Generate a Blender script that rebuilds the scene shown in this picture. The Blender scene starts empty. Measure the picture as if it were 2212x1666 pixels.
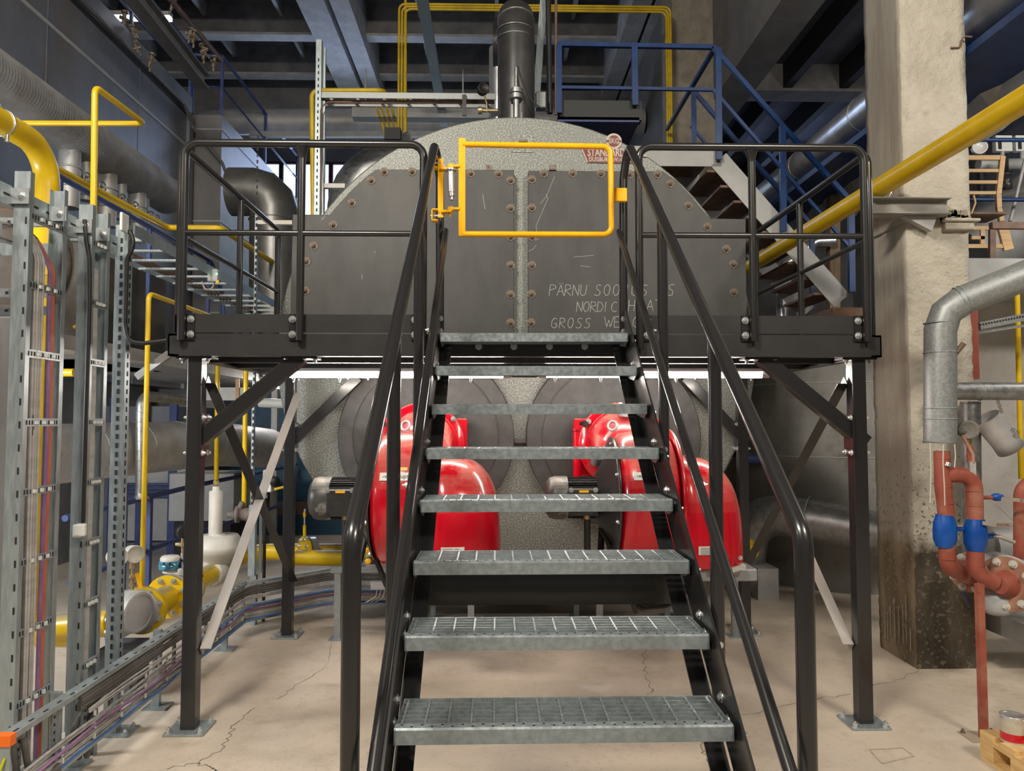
import bpy, bmesh, math, random
from mathutils import Vector as V, Matrix as M
random.seed(7)
PI = math.pi
SC = bpy.context.scene
COL = SC.collection

# ---------------------------------------------------------------- camera, world, lamps, exposure
FPX, CX, CY = 1580.0, 1106.0, 833.0
CAM = V((-0.202, -4.12, 1.72))
YAW, PITCH = math.atan(34 / FPX), math.atan(75 / FPX)
cd = bpy.data.cameras.new('camera'); co = bpy.data.objects.new('camera', cd); COL.objects.link(co)
cd.sensor_fit = 'HORIZONTAL'; cd.sensor_width = 36; cd.lens = FPX / 2212 * 36
cd.clip_start = .05; cd.clip_end = 100
co.location = CAM; co.rotation_euler = (PI / 2 + PITCH, 0, -YAW)
SC.camera = co
CR = co.rotation_euler.to_matrix()
SC.view_settings.view_transform = 'Standard'; SC.view_settings.look = 'None'
SC.view_settings.gamma = 1; SC.view_settings.use_curve_mapping = False
SC.view_settings.exposure = 0.0
w = bpy.data.worlds.new('world'); SC.world = w; w.use_nodes = True
w.node_tree.nodes['Background'].inputs[0].default_value = (.35, .45, .8, 1)
w.node_tree.nodes['Background'].inputs[1].default_value = .05

def lamp(name, loc, target, sx, sy, power, col):
    l = bpy.data.lights.new(name, 'AREA'); l.shape = 'RECTANGLE'; l.size = sx; l.size_y = sy
    l.energy = power; l.color = col
    o = bpy.data.objects.new(name, l); COL.objects.link(o); o.location = loc
    o.rotation_euler = (V(target) - V(loc)).to_track_quat('-Z', 'Y').to_euler()
    return o
WARM = (1, .91, .79); COOL = (.5, .63, 1)
lamp('hall_lamp', (-2.4, -4.6, 6.4), (1.0, 1.0, 1.0), 1.6, .7, 440, WARM)
lamp('hall_lamp', (3.2, -5.6, 6.2), (0, .5, .6), 1.6, .7, 300, WARM)
lamp('hall_lamp', (-5.2, -3.2, 4.6), (-3, 2.0, 2.0), 1.2, .5, 70, (1, .92, .82))
lamp('walkway_fill_light', (-4.5, -.6, 2.0), (-3.3, 3.4, .9), .9, .2, 95, (.95, .97, 1))  # added fill light out of view, brightens the insulated main and low rails
lamp('deck_fill_light', (5.6, .3, 4.3), (3.8, 2.8, 3.9), .9, .3, 45, (1, .95, .88))  # added fill light out of view, lifts the chair and foil duct corner
lamp('roof_daylight', (-3.5, 11.5, 7.2), (-2, 3, 5.5), 3.5, 1.0, 75, COOL)
lamp('roof_daylight', (5.2, 9.0, 5.6), (3, 3, 5.5), 3.0, 1.4, 22, COOL)

def ray(px, py):
    return (CR @ V(((px - CX) / FPX, (CY - py) / FPX, -1))).normalized()
def at(px, py, Y=None, X=None, Z=None):
    d = ray(px, py)
    if Y is not None: t = (Y - CAM.y) / d.y
    elif X is not None: t = (X - CAM.x) / d.x
    else: t = (Z - CAM.z) / d.z
    return CAM + d * t

# ---------------------------------------------------------------- materials
def mat(name, c, c2=None, scale=6.0, rough=.5, metal=0.0, bump=0.0, bscale=None, detail=5, lo=.38, hi=.62, vor=False,
        c3=None, scale3=1.5, lo3=.5, hi3=.7, rr=0.0, stretch=None, emit=None, strength=0, coat=0.0, bdist=.02):
    m = bpy.data.materials.new(name); m.use_nodes = True
    nt = m.node_tree; N = nt.nodes; L = nt.links
    b = N['Principled BSDF']
    b.inputs['Base Color'].default_value = (*c, 1); b.inputs['Roughness'].default_value = rough
    b.inputs['Metallic'].default_value = metal
    b.inputs['Coat Weight'].default_value = coat; b.inputs['Coat Roughness'].default_value = .12
    if emit:
        b.inputs['Emission Color'].default_value = (*emit, 1); b.inputs['Emission Strength'].default_value = strength
    tc = N.new('ShaderNodeTexCoord'); src = tc.outputs['Object']
    if stretch:
        mp = N.new('ShaderNodeMapping'); mp.inputs['Scale'].default_value = stretch
        L.new(src, mp.inputs['Vector']); src = mp.outputs['Vector']
    def noise(s, d=5):
        if vor:
            n = N.new('ShaderNodeTexVoronoi'); n.inputs['Scale'].default_value = s; L.new(src, n.inputs['Vector'])
            h = N.new('ShaderNodeSeparateColor'); L.new(n.outputs['Color'], h.inputs[0]); return h.outputs[0]
        n = N.new('ShaderNodeTexNoise'); n.inputs['Scale'].default_value = s; n.inputs['Detail'].default_value = d
        n.inputs['Roughness'].default_value = .6; L.new(src, n.inputs['Vector']); return n.outputs['Fac']
    colout = None
    if c2:
        f = noise(scale, detail)
        mr = N.new('ShaderNodeMapRange'); mr.inputs[1].default_value = lo; mr.inputs[2].default_value = hi; L.new(f, mr.inputs[0])
        mx = N.new('ShaderNodeMix'); mx.data_type = 'RGBA'; mx.inputs[6].default_value = (*c, 1); mx.inputs[7].default_value = (*c2, 1)
        L.new(mr.outputs[0], mx.inputs[0]); colout = mx.outputs[2]
        if rr:
            r2 = N.new('ShaderNodeMapRange'); r2.inputs[3].default_value = rough - rr; r2.inputs[4].default_value = rough + rr
            L.new(mr.outputs[0], r2.inputs[0]); L.new(r2.outputs[0], b.inputs['Roughness'])
    vor_was = vor
    vor = False
    if c3:
        f = noise(scale3, 6)
        mr = N.new('ShaderNodeMapRange'); mr.inputs[1].default_value = lo3; mr.inputs[2].default_value = hi3; L.new(f, mr.inputs[0])
        mx2 = N.new('ShaderNodeMix'); mx2.data_type = 'RGBA'; mx2.inputs[7].default_value = (*c3, 1)
        if colout: L.new(colout, mx2.inputs[6])
        else: mx2.inputs[6].default_value = (*c, 1)
        L.new(mr.outputs[0], mx2.inputs[0]); colout = mx2.outputs[2]
    if colout: L.new(colout, b.inputs['Base Color'])
    if bump:
        f = noise(bscale or scale * 3, 6)
        bp = N.new('ShaderNodeBump'); bp.inputs['Strength'].default_value = bump; bp.inputs['Distance'].default_value = bdist
        L.new(f, bp.inputs['Height']); L.new(bp.outputs[0], b.inputs['Normal'])
    return m

def rgb(r, g, b):
    def f(u):
        u /= 255
        return u / 12.92 if u <= .04045 else ((u + .055) / 1.055) ** 2.4
    return (f(r), f(g), f(b))

BLACK = mat('black_gloss_paint', (.017, .017, .018), rough=.27, coat=.3)
BLACKM = mat('black_satin_paint', (.024, .024, .025), (.029, .029, .03), 5, rough=.34, bump=.04, bscale=260)
GALV = mat('galvanised_steel', (.31, .365, .385), (.39, .445, .465), 9, rough=.40, metal=.55, rr=.05, stretch=(6, 6, 1))
GALVD = mat('dull_galvanised_steel', (.27, .29, .29), (.35, .37, .37), 60, rough=.48, metal=.5, rr=.04)
ALU = mat('bright_sheet_metal', (.58, .60, .63), (.75, .77, .8), 5, rough=.3, metal=.8, bump=.12, bscale=6)
ALUD = mat('weathered_sheet_metal', (.44, .44, .44), (.56, .56, .555), 4, rough=.5, metal=.4, c3=(.38, .355, .32), scale3=2.2)
ALUG = mat('grey_sheet_metal', (.28, .29, .29), (.4, .41, .41), 22, rough=.42, metal=.8, rr=.06)
SPANGLE = mat('spangled_boiler_casing', (.17, .182, .165), (.37, .385, .355), 85, rough=.5, metal=.25, detail=3, lo=.46, hi=.60, c3=(.22, .232, .213), scale3=5, lo3=.5, hi3=.75)
PLATE = mat('dark_steel_plate', (.052, .053, .052), (.066, .067, .065), 7, rough=.5, metal=.2, c3=(.076, .073, .067), scale3=2.0, stretch=(1, 1, .4))
DOORM = mat('dark_furnace_front', (.06, .06, .06), (.085, .083, .082), 9, rough=.55, metal=.2)
RUST = mat('rusty_bolt_steel', (.12, .085, .06), (.25, .2, .16), 60, rough=.6, metal=.4)
ZINC = mat('bright_zinc', (.62, .65, .66), (.75, .77, .78), 30, rough=.28, metal=.85)
RED = mat('glossy_red_casting', rgb(205, 8, 34), rgb(186, 6, 30), 5, rough=.22, coat=.5)
def dusty(m, col, amount, z0=.15, z1=.8):
    nt = m.node_tree; N = nt.nodes; L = nt.links; b = N['Principled BSDF']
    old = b.inputs['Base Color'].links[0].from_socket
    g = N.new('ShaderNodeNewGeometry'); sp = N.new('ShaderNodeSeparateXYZ'); L.new(g.outputs['True Normal'], sp.inputs[0])
    r = N.new('ShaderNodeMapRange'); r.inputs[1].default_value = z0; r.inputs[2].default_value = z1; r.inputs[4].default_value = amount; L.new(sp.outputs['Z'], r.inputs[0])
    tc = N.new('ShaderNodeTexCoord'); n = N.new('ShaderNodeTexNoise'); n.inputs['Scale'].default_value = 5; n.inputs['Detail'].default_value = 6; L.new(tc.outputs['Object'], n.inputs['Vector'])
    r2 = N.new('ShaderNodeMapRange'); r2.inputs[1].default_value = .34; r2.inputs[2].default_value = .46; L.new(n.outputs['Fac'], r2.inputs[0])
    mu = N.new('ShaderNodeMath'); mu.operation = 'MULTIPLY'; L.new(r.outputs[0], mu.inputs[0]); L.new(r2.outputs[0], mu.inputs[1])
    x = N.new('ShaderNodeMix'); x.data_type = 'RGBA'; L.new(mu.outputs[0], x.inputs[0]); L.new(old, x.inputs[6]); x.inputs[7].default_value = (*col, 1); L.new(x.outputs[2], b.inputs['Base Color'])
dusty(RED, rgb(222, 140, 128), .7)
REDD = mat('red_lacquer_dust', rgb(178, 30, 42), rgb(150, 18, 30), 6, rough=.4)
YEL = mat('signal_yellow_paint', rgb(250, 186, 8), rgb(240, 176, 6), 8, rough=.3, coat=.3)
YELP = mat('yellow_gas_pipe_paint', rgb(228, 192, 14), rgb(214, 176, 14), 3, rough=.36, coat=.2)
dusty(YELP, rgb(150, 138, 112), .9, .74, .82)
YELO = mat('aged_yellow_paint', rgb(196, 166, 26), rgb(172, 146, 28), 5, rough=.42)
BLUE = mat('blue_railing_paint', rgb(12, 56, 112), rgb(9, 46, 96), 7, rough=.4)
BLUEL = mat('faded_blue_paint', rgb(66, 80, 132), rgb(52, 66, 116), 5, rough=.5)
RUBBER = mat('black_rubber', (.012, .012, .012), rough=.5)
CABG = mat('grey_cable_sheath', (.34, .33, .32), (.45, .44, .42), 20, rough=.5)
CABD = mat('dark_cable_sheath', (.09, .085, .08), (.13, .125, .12), 20, rough=.5)
CABO = mat('orange_cable_sheath', rgb(186, 104, 66), rgb(170, 88, 54), 10, rough=.5)
CABP = mat('purple_cable_sheath', rgb(128, 92, 134), rgb(150, 110, 150), 10, rough=.5)
CABB = mat('blue_cable_sheath', rgb(70, 120, 190), rough=.5)
WHITEP = mat('white_plastic', (.68, .70, .66), (.74, .75, .71), 5, rough=.45)
CREAM = mat('cream_paint', (.55, .53, .47), (.62, .6, .54), 7, rough=.5)
BRASS = mat('brass', (.5, .38, .2), (.62, .5, .3), 40, rough=.35, metal=.8)
DARK = mat('dark_recess', (.012, .012, .014), rough=.7)
CHALK = mat('white_chalk', (.62, .62, .60), (.35, .35, .34), 90, rough=.9)
SCRATCH = mat('pale_scratch', (.42, .42, .41), rough=.7)
GREYB = mat('blue_grey_panel', (.17, .18, .205), (.22, .23, .255), 2.5, rough=.45, metal=.25, c3=(.18, .155, .12), scale3=.9, lo3=.52, hi3=.72, stretch=(1, 1, .35))
GREYD = mat('dim_grey_steel', (.17, .17, .175), (.21, .21, .21), 5, rough=.5)
GREYP = mat('grey_painted_steel', (.36, .37, .37), (.43, .43, .42), 5, rough=.5)
CONC = mat('dark_roof_concrete', (.13, .13, .135), (.2, .195, .19), 3, rough=.85, bump=.15, bscale=14)
CONCB = mat('pale_beam_concrete', (.34, .34, .34), (.44, .43, .42), 4, rough=.85, bump=.25, bscale=16)
CONCC = mat('rough_column_plaster', (.52, .47, .37), (.62, .57, .46), 5, rough=.9, bump=.9, bscale=11, detail=8)
WALLW = mat('whitewashed_block', (.5, .49, .46), (.6, .59, .56), 3, rough=.85, bump=.3, bscale=12, c3=(.3, .27, .23), scale3=1.6, lo3=.55, hi3=.75)
WALLD = mat('dim_plaster', (.16, .16, .165), (.22, .22, .22), 2, rough=.85, bump=.2, bscale=9)
RUSTB = mat('brown_steel', (.13, .075, .05), (.2, .12, .085), 8, rough=.65)
REDOX = mat('red_oxide_primer', rgb(156, 82, 66), rgb(142, 72, 57), 9, rough=.55, c3=rgb(164, 120, 100), scale3=5, lo3=.5, hi3=.75)
VBLUE = mat('valve_blue', rgb(14, 84, 170), rgb(10, 68, 148), 6, rough=.35)
WOOD = mat('pale_beech_wood', rgb(214, 176, 122), rgb(196, 156, 104), 4, rough=.55, stretch=(1, 1, 12))
WOODP = mat('pine_pallet_wood', rgb(226, 192, 134), rgb(204, 166, 108), 5, rough=.6, stretch=(8, 1, 8))
WIN = mat('bright_window_glass', (.8, .85, .9), rough=.2, emit=(.62, .8, 1), strength=1.6)
TUBE = mat('lit_fluorescent_tube', (1, 1, 1), rough=.4, emit=(1, .90, .80), strength=85)
TUBEC = mat('cold_fluorescent_tube', (1, 1, 1), rough=.4, emit=(.86, .88, 1), strength=14)
TEAL = mat('teal_sheet', rgb(30, 78, 104), rgb(24, 62, 88), 3, rough=.5)
GLASSG = mat('gauge_dial', (.75, .75, .72), rough=.25)
ORANGE = mat('orange_plastic', rgb(236, 110, 24), rough=.45)
SIGNR = mat('maroon_sign_enamel', rgb(122, 26, 34), rgb(106, 20, 30), 20, rough=.4, c3=rgb(150, 128, 118), scale3=34, lo3=.62, hi3=.7)
SIGNW = mat('off_white_sign_enamel', rgb(196, 188, 168), rgb(176, 168, 150), 20, rough=.45)
LED = mat('green_indicator', (.1, .8, .4), emit=(.1, 1, .5), strength=4)

# ---------------------------------------------------------------- mesh builder
WM = {}          # world matrices of parents
UPZ = V((0, 0, 1))
class MB:
    def __init__(s): s.v = []; s.f = []; s.s = []; s.k = []; s.m = 0
    def add(s, vs, fs, smooth=False):
        n = len(s.v); s.v += [V(p) for p in vs]
        for f in fs: s.f.append([n + i for i in f]); s.s.append(smooth); s.k.append(s.m)
        return s
    def box(s, c, d, rot=None):
        c = V(c); h = V(d) / 2
        ps = [V((x * h.x, y * h.y, z * h.z)) for x in (-1, 1) for y in (-1, 1) for z in (-1, 1)]
        if rot: ps = [rot @ p for p in ps]
        return s.add([c + p for p in ps], [(0, 1, 3, 2), (4, 6, 7, 5), (0, 4, 5, 1), (2, 3, 7, 6), (0, 2, 6, 4), (1, 5, 7, 3)])
    def b2(s, a, b):
        a, b = V(a), V(b)
        return s.box((a + b) / 2, [abs(b[i] - a[i]) for i in range(3)])
    def frame(s, p, q, up):
        d = (q - p).normalized(); up = V(up)
        if abs(d.dot(up.normalized())) > .98: up = V((0, 1, 0)) if abs(d.y) < .9 else V((1, 0, 0))
        side = d.cross(up).normalized(); return d, side, side.cross(d).normalized()
    def sect(s, p, q, prof, up=UPZ):
        p, q = V(p), V(q); d, a, b = s.frame(p, q, up); n = len(prof)
        vs = [o + a * x + b * y for o in (p, q) for x, y in prof]
        fs = [(i, (i + 1) % n, n + (i + 1) % n, n + i) for i in range(n)] + [tuple(range(n)), tuple(range(n, 2 * n))]
        return s.add(vs, fs)
    def bar(s, p, q, w, h, up=UPZ):
        w /= 2; h /= 2
        return s.sect(p, q, [(-w, -h), (w, -h), (w, h), (-w, h)], up)
    def chan(s, p, q, w, h, t, up=UPZ, flip=1):      # web w wide (side), flanges along +up
        x = w / 2
        return s.sect(p, q, [(-x, 0), (x, 0), (x, h * flip), (x - t, h * flip), (x - t, t * flip), (-x + t, t * flip), (-x + t, h * flip), (-x, h * flip)], up)
    def ibeam(s, p, q, w, h, t, up=UPZ):
        x, y, k = w / 2, h / 2, t / 2
        return s.sect(p, q, [(-x, -y), (x, -y), (x, -y + t), (k, -y + t), (k, y - t), (x, y - t), (x, y), (-x, y), (-x, y - t), (-k, y - t), (-k, -y + t), (-x, -y + t)], up)
    def rings(s, rs, closed=True, caps=True, smooth=True):
        n = len(rs[0]); vs = [p for r in rs for p in r]; fs = []
        for i in range(len(rs) - 1):
            for j in range(n if closed else n - 1):
                k = (j + 1) % n; fs.append((i * n + j, i * n + k, (i + 1) * n + k, (i + 1) * n + j))
        s.add(vs, fs, smooth)
        if caps:
            s.add(rs[0], [tuple(range(n))]); s.add(rs[-1], [tuple(range(n))])
        return s
    def circ(s, c, a, b, r, n): return [c + a * (r * math.cos(2 * PI * i / n)) + b * (r * math.sin(2 * PI * i / n)) for i in range(n)]
    def cyl(s, p, q, r, r2=None, n=16, caps=True):
        p, q = V(p), V(q); d, a, b = s.frame(p, q, UPZ)
        return s.rings([s.circ(p, a, b, r, n), s.circ(q, a, b, r if r2 is None else r2, n)], caps=caps)
    def lathe(s, o, ax, prof, n=24, caps=True, sharp=False):
        o = V(o); ax = V(ax).normalized(); d, a, b = s.frame(o, o + ax, UPZ)
        rr = [s.circ(o + ax * t, a, b, max(r, 1e-4), n) for r, t in prof]
        if sharp:
            for i in range(len(rr) - 1): s.rings([rr[i], rr[i + 1]], caps=False)
            if caps: s.add(rr[0], [tuple(range(n))]); s.add(rr[-1], [tuple(range(n))])
            return s
        return s.rings(rr, caps=caps)
    def path(s, pts, bend, seg=6):
        pts = [V(p) for p in pts]
        if not bend: return pts
        out = [pts[0]]
        for i in range(1, len(pts) - 1):
            p0, p, p1 = pts[i - 1], pts[i], pts[i + 1]
            a, b = (p0 - p), (p1 - p); la, lb = a.length, b.length; a.normalize(); b.normalize()
            ang = a.angle(b, PI)
            if ang > PI - .03: out.append(p); continue
            t = min(bend / math.tan(ang / 2), la * .49, lb * .49); r = t * math.tan(ang / 2)
            c = p + (a + b).normalized() * (r / math.sin(ang / 2))
            u = (p + a * t - c); w2 = (p + b * t - c); tot = u.angle(w2)
            axis = u.cross(w2)
            if axis.length < 1e-9: out.append(p); continue
            for k in range(seg + 1): out.append(c + M.Rotation(tot * k / seg, 3, axis) @ u)
        out.append(pts[-1]); return out
    def tube(s, pts, r, n=12, bend=0, seg=6, caps=True):
        ps = s.path(pts, bend, seg); rs = []
        d = (ps[1] - ps[0]).normalized(); a = d.orthogonal().normalized()
        for i, p in enumerate(ps):
            if i == 0: t = (ps[1] - p).normalized(); nt = t
            elif i == len(ps) - 1: t = (p - ps[i - 1]).normalized(); nt = t
            else:
                u1 = (p - ps[i - 1]).normalized(); u2 = (ps[i + 1] - p).normalized(); nt = (u1 + u2)
                nt = nt.normalized() if nt.length > 1e-6 else u2
            a = (a - nt * a.dot(nt)); a = a.normalized() if a.length > 1e-6 else nt.orthogonal().normalized()
            b = nt.cross(a); rs.append(s.circ(p, a, b, r, n))
        return s.rings(rs, caps=caps)
    def prism(s, poly, vec):
        n = len(poly); poly = [V(p) for p in poly]; vec = V(vec)
        return s.add(poly + [p + vec for p in poly], [tuple(range(n)), tuple(range(n, 2 * n))] + [(i, (i + 1) % n, n + (i + 1) % n, n + i) for i in range(n)])
    def torus(s, c, ax, R, r, n=24, k=8):
        c = V(c); d, a, b = s.frame(c, c + V(ax), UPZ); rs = []
        for i in range(n + 1):
            t = 2 * PI * i / n; u = a * math.cos(t) + b * math.sin(t)
            rs.append([c + u * (R + r * math.cos(2 * PI * j / k)) + d * (r * math.sin(2 * PI * j / k)) for j in range(k)])
        return s.rings(rs, caps=False)
    def hexn(s, c, ax, r, h, washer=0):
        c = V(c); ax = V(ax).normalized()
        if washer: s.lathe(c, ax, [(r * washer, 0), (r * washer, h * .25)], 14); c = c + ax * h * .25
        d, a, b = s.frame(c, c + ax, UPZ)
        s.add(s.circ(c, a, b, r, 6) + s.circ(c + ax * h, a, b, r, 6), [(0, 1, 2, 3, 4, 5), (6, 7, 8, 9, 10, 11)] + [(i, (i + 1) % 6, 6 + (i + 1) % 6, 6 + i) for i in range(6)])
        return s.cyl(c + ax * h, c + ax * h * 1.5, r * .5, n=8)
    def build(s, name, m, parent=None, label=None, cat=None, group=None, kind=None, bevel=0, local=False):
        me = bpy.data.meshes.new(name)
        off = V((0, 0, 0))
        if parent is None and s.v and not local:
            xs = [p.x for p in s.v]; ys = [p.y for p in s.v]; zs = [p.z for p in s.v]
            off = V(((min(xs) + max(xs)) / 2, (min(ys) + max(ys)) / 2, min(zs)))
        me.from_pydata([p - off for p in s.v], [], s.f)
        for x in (m if isinstance(m, (list, tuple)) else [m]): me.materials.append(x)
        me.polygons.foreach_set('use_smooth', s.s); me.polygons.foreach_set('material_index', s.k)
        bm = bmesh.new(); bm.from_mesh(me); bmesh.ops.recalc_face_normals(bm, faces=bm.faces); bm.to_mesh(me); bm.free()
        o = bpy.data.objects.new(name, me); COL.objects.link(o)
        if parent is not None:
            o.parent = parent; pm = WM.get(parent.name, M())
            if not local: o.matrix_parent_inverse = pm.inverted(); WM[o.name] = M()
        else:
            o.location = off; WM[o.name] = M.Translation(off)
        if bevel:
            bv = o.modifiers.new('bevel', 'BEVEL'); bv.width = bevel; bv.segments = 2; bv.limit_method = 'ANGLE'
        tag(o, label, cat, group, kind)
        return o
def tag(o, label=None, cat=None, group=None, kind=None):
    if label: o['label'] = label
    if cat: o['category'] = cat
    if group: o['group'] = group
    if kind: o['kind'] = kind
    return o
def thing(name, label, cat, loc=(0, 0, 0), group=None):
    o = bpy.data.objects.new(name, None); COL.objects.link(o); o.location = loc; o.empty_display_size = .1
    WM[o.name] = M.Translation(V(loc)); return tag(o, label, cat, group)
def local_at(px, py, X=None, Y=None, Z=None): return at(px, py, X=X, Y=Y, Z=Z)

_bm = {}
def bolt(parent, pos, ax, r=.012, h=.012, m=None, name='bolt', washer=1.5):
    m = m or ZINC; key = (round(r, 4), round(h, 4), m.name, washer)
    if key not in _bm:
        b = MB().hexn((0, 0, 0), (0, 0, 1), r, h, washer)
        me = bpy.data.meshes.new('bolt'); me.from_pydata(b.v, [], b.f); me.materials.append(m)
        bm = bmesh.new(); bm.from_mesh(me); bmesh.ops.recalc_face_normals(bm, faces=bm.faces); bm.to_mesh(me); bm.free()
        _bm[key] = me
    o = bpy.data.objects.new(name, _bm[key]); COL.objects.link(o)
    o.parent = parent; o.matrix_parent_inverse = WM.get(parent.name, M()).inverted()
    o.matrix_basis = M.Translation(V(pos)) @ V(ax).to_track_quat('Z', 'Y').to_matrix().to_4x4()
    return o
def text(name, body, size, loc, rot, m, parent, ext=.001, spacing=1.0, sx=1.0, bold=0):
    c = bpy.data.curves.new(name, 'FONT'); c.body = body; c.size = size; c.extrude = ext; c.align_x = 'CENTER'; c.align_y = 'CENTER'
    c.space_character = spacing; c.offset = bold; c.resolution_u = 3
    t = bpy.data.objects.new(name, c); COL.objects.link(t)
    me = bpy.data.meshes.new_from_object(t.evaluated_get(bpy.context.evaluated_depsgraph_get()))
    bpy.data.objects.remove(t); me.materials.clear(); me.materials.append(m); me.name = name
    mt = M.Translation(V(loc)) @ rot.to_4x4() @ M.Diagonal((sx, 1, 1, 1))
    me.transform(mt)
    o = bpy.data.objects.new(name, me); COL.objects.link(o); o.parent = parent
    o.matrix_parent_inverse = WM.get(parent.name, M()).inverted(); WM[o.name] = M()
    return o
FRONT = M(((1, 0, 0), (0, 0, -1), (0, 1, 0)))       # text facing -Y (towards the viewer's side of the hall)
def copy_tree(o, parent=None):
    c = o.copy(); COL.objects.link(c)
    if parent is not None: c.parent = parent
    for ch in list(o.children): copy_tree(ch, c)
    return c
# ---------------------------------------------------------------- setting
def floor_material():
    m = bpy.data.materials.new('worn_concrete_floor'); m.use_nodes = True; nt = m.node_tree; N = nt.nodes; L = nt.links
    b = N['Principled BSDF']; tc = N.new('ShaderNodeTexCoord')
    def nz(s, d, r=.6):
        n = N.new('ShaderNodeTexNoise'); n.inputs['Scale'].default_value = s; n.inputs['Detail'].default_value = d
        n.inputs['Roughness'].default_value = r; L.new(tc.outputs['Object'], n.inputs['Vector']); return n.outputs['Fac']
    def mix(f, lo, hi, a, c):
        r = N.new('ShaderNodeMapRange'); r.inputs[1].default_value = lo; r.inputs[2].default_value = hi; L.new(f, r.inputs[0])
        x = N.new('ShaderNodeMix'); x.data_type = 'RGBA'; L.new(r.outputs[0], x.inputs[0])
        if isinstance(a, tuple): x.inputs[6].default_value = (*a, 1)
        else: L.new(a, x.inputs[6])
        x.inputs[7].default_value = (*c, 1); return x.outputs[2]
    k = mix(nz(1.1, 4), .35, .65, (.63, .54, .43), (.55, .485, .40))
    k = mix(nz(7, 8, .7), .5, .75, k, (.46, .39, .30))
    k = mix(nz(38, 6, .7), .57, .75, k, (.40, .33, .25))
    k = mix(nz(2.3, 6), .63, .72, k, (.62, .57, .5))
    L.new(k, b.inputs['Base Color']); b.inputs['Roughness'].default_value = .55
    bp = N.new('ShaderNodeBump'); bp.inputs['Strength'].default_value = .12; bp.inputs['Distance'].default_value = .02
    L.new(nz(30, 8), bp.inputs['Height']); L.new(bp.outputs[0], b.inputs['Normal']); return m
FLOOR = floor_material()
fl = MB().b2((-9, -8, -.2), (8, 14, 0)).build('floor', FLOOR, kind='structure', label='worn beige concrete floor of the boiler hall')
def crack(pts, w0=.004):
    b = MB(); rnd = random.Random(len(pts) * 7 + int(pts[0][0])); P = []
    for i in range(len(pts) - 1):
        a, c = at(*pts[i], Z=.0012), at(*pts[i + 1], Z=.0012)
        for k in range(6):
            q = a.lerp(c, k / 6); P.append(q + V((rnd.uniform(-.018, .018), rnd.uniform(-.018, .018), 0)))
    P.append(at(*pts[-1], Z=.0012)); 
    for i in range(len(P) - 1):
        d = (P[i + 1] - P[i]); s = V((-d.y, d.x, 0)).normalized(); w0_ = w0 * rnd.uniform(.35, 1)
        b.add([P[i] - s * w0_ / 2, P[i] + s * w0_ / 2, P[i + 1] + s * w0_ / 2, P[i + 1] - s * w0_ / 2], [(0, 1, 2, 3)])
    b.build('crack', DARK, fl)
CRK = [[(720, 1385), (706, 1440), (650, 1475), (598, 1510)], [(1398, 1395), (1388, 1430), (1398, 1465), (1408, 1490), (1400, 1500)],
       [(545, 1530), (505, 1565), (500, 1590), (470, 1625), (425, 1650), (360, 1662)], [(425, 1650), (450, 1655), (470, 1666)], [(1575, 1548), (1640, 1538), (1730, 1515), (1836, 1500)], [(1880, 1482), (1940, 1470), (1985, 1448)],
       [(1515, 1590), (1522, 1625), (1530, 1650)]]
for c in CRK: crack(c)
b = MB(); pl = [at(px, py, Z=.001) for px, py in ((1878, 1620), (1950, 1616), (1974, 1634), (1905, 1650))]
for i in range(4): b.bar(pl[i], pl[(i + 1) % 4], .012, .001)
b.build('patch_outline', mat('faint_floor_stain', (.34, .28, .21), (.5, .43, .34), 60, rough=.7), fl)

wb = MB().b2((-9, 12.4, 0), (8, 12.7, 10))
wb.build('wall_back', WALLD, kind='structure')
MB().b2((-9.3, -8, 0), (-9, 14, 10)).build('wall_left', WALLD, kind='structure')
MB().b2((8, -8, 0), (8.3, 14, 10)).build('wall_right', WALLD, kind='structure')
MB().b2((-9.3, -8.3, 0), (8.3, -8, 10)).build('wall_front', WALLD, kind='structure')
MB().b2((-9.3, -8.3, 9.85), (8.3, 14, 10.1)).build('ceiling', CONC, kind='structure')

# cross ribs of the roof slab and the deep roof beams
for Y in (1.6, 3.3, 5.0, 6.7, 8.35, 10.0, 11.65):
    MB().b2((-9, Y - .1, 9.27), (8, Y + .1, 9.85)).build('ceiling_rib', CONC if Y < 12 else CONCB, kind='structure')
for Y in (6.7, 8.35, 10.0, 11.65): MB().b2((-9, Y - .13, 9.22), (3.2, Y + .13, 9.27)).build('trim_rib', CONCB, kind='structure')
for X in (-7.6, -5.9, -4.4, -1.7, -.2, 1.3):
    for Y in (6.7, 8.35, 10.0):
        MB().b2((X - .035, Y + .1, 9.6), (X + .035, Y + 1.55, 9.85)).build('ceiling_joist', CONCB, kind='structure')
for X, hw in ((-3.42, .24), (-2.92, .17), (2.32, .17), (2.78, .22)):
    b = MB().b2((X - hw, 1, 8.95), (X + hw, 12.3, 9.85))
    b.build('ceiling_beam', CONCB, kind='structure')
# concrete columns
MB().b2((2.15, 5.4, 0), (2.78, 6.0, 9.85)).build('column_rear', mat('dim_rough_column', (.23, .20, .165), (.30, .265, .22), 6, rough=.9, bump=.8, bscale=12, bdist=.04), kind='structure')

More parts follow.
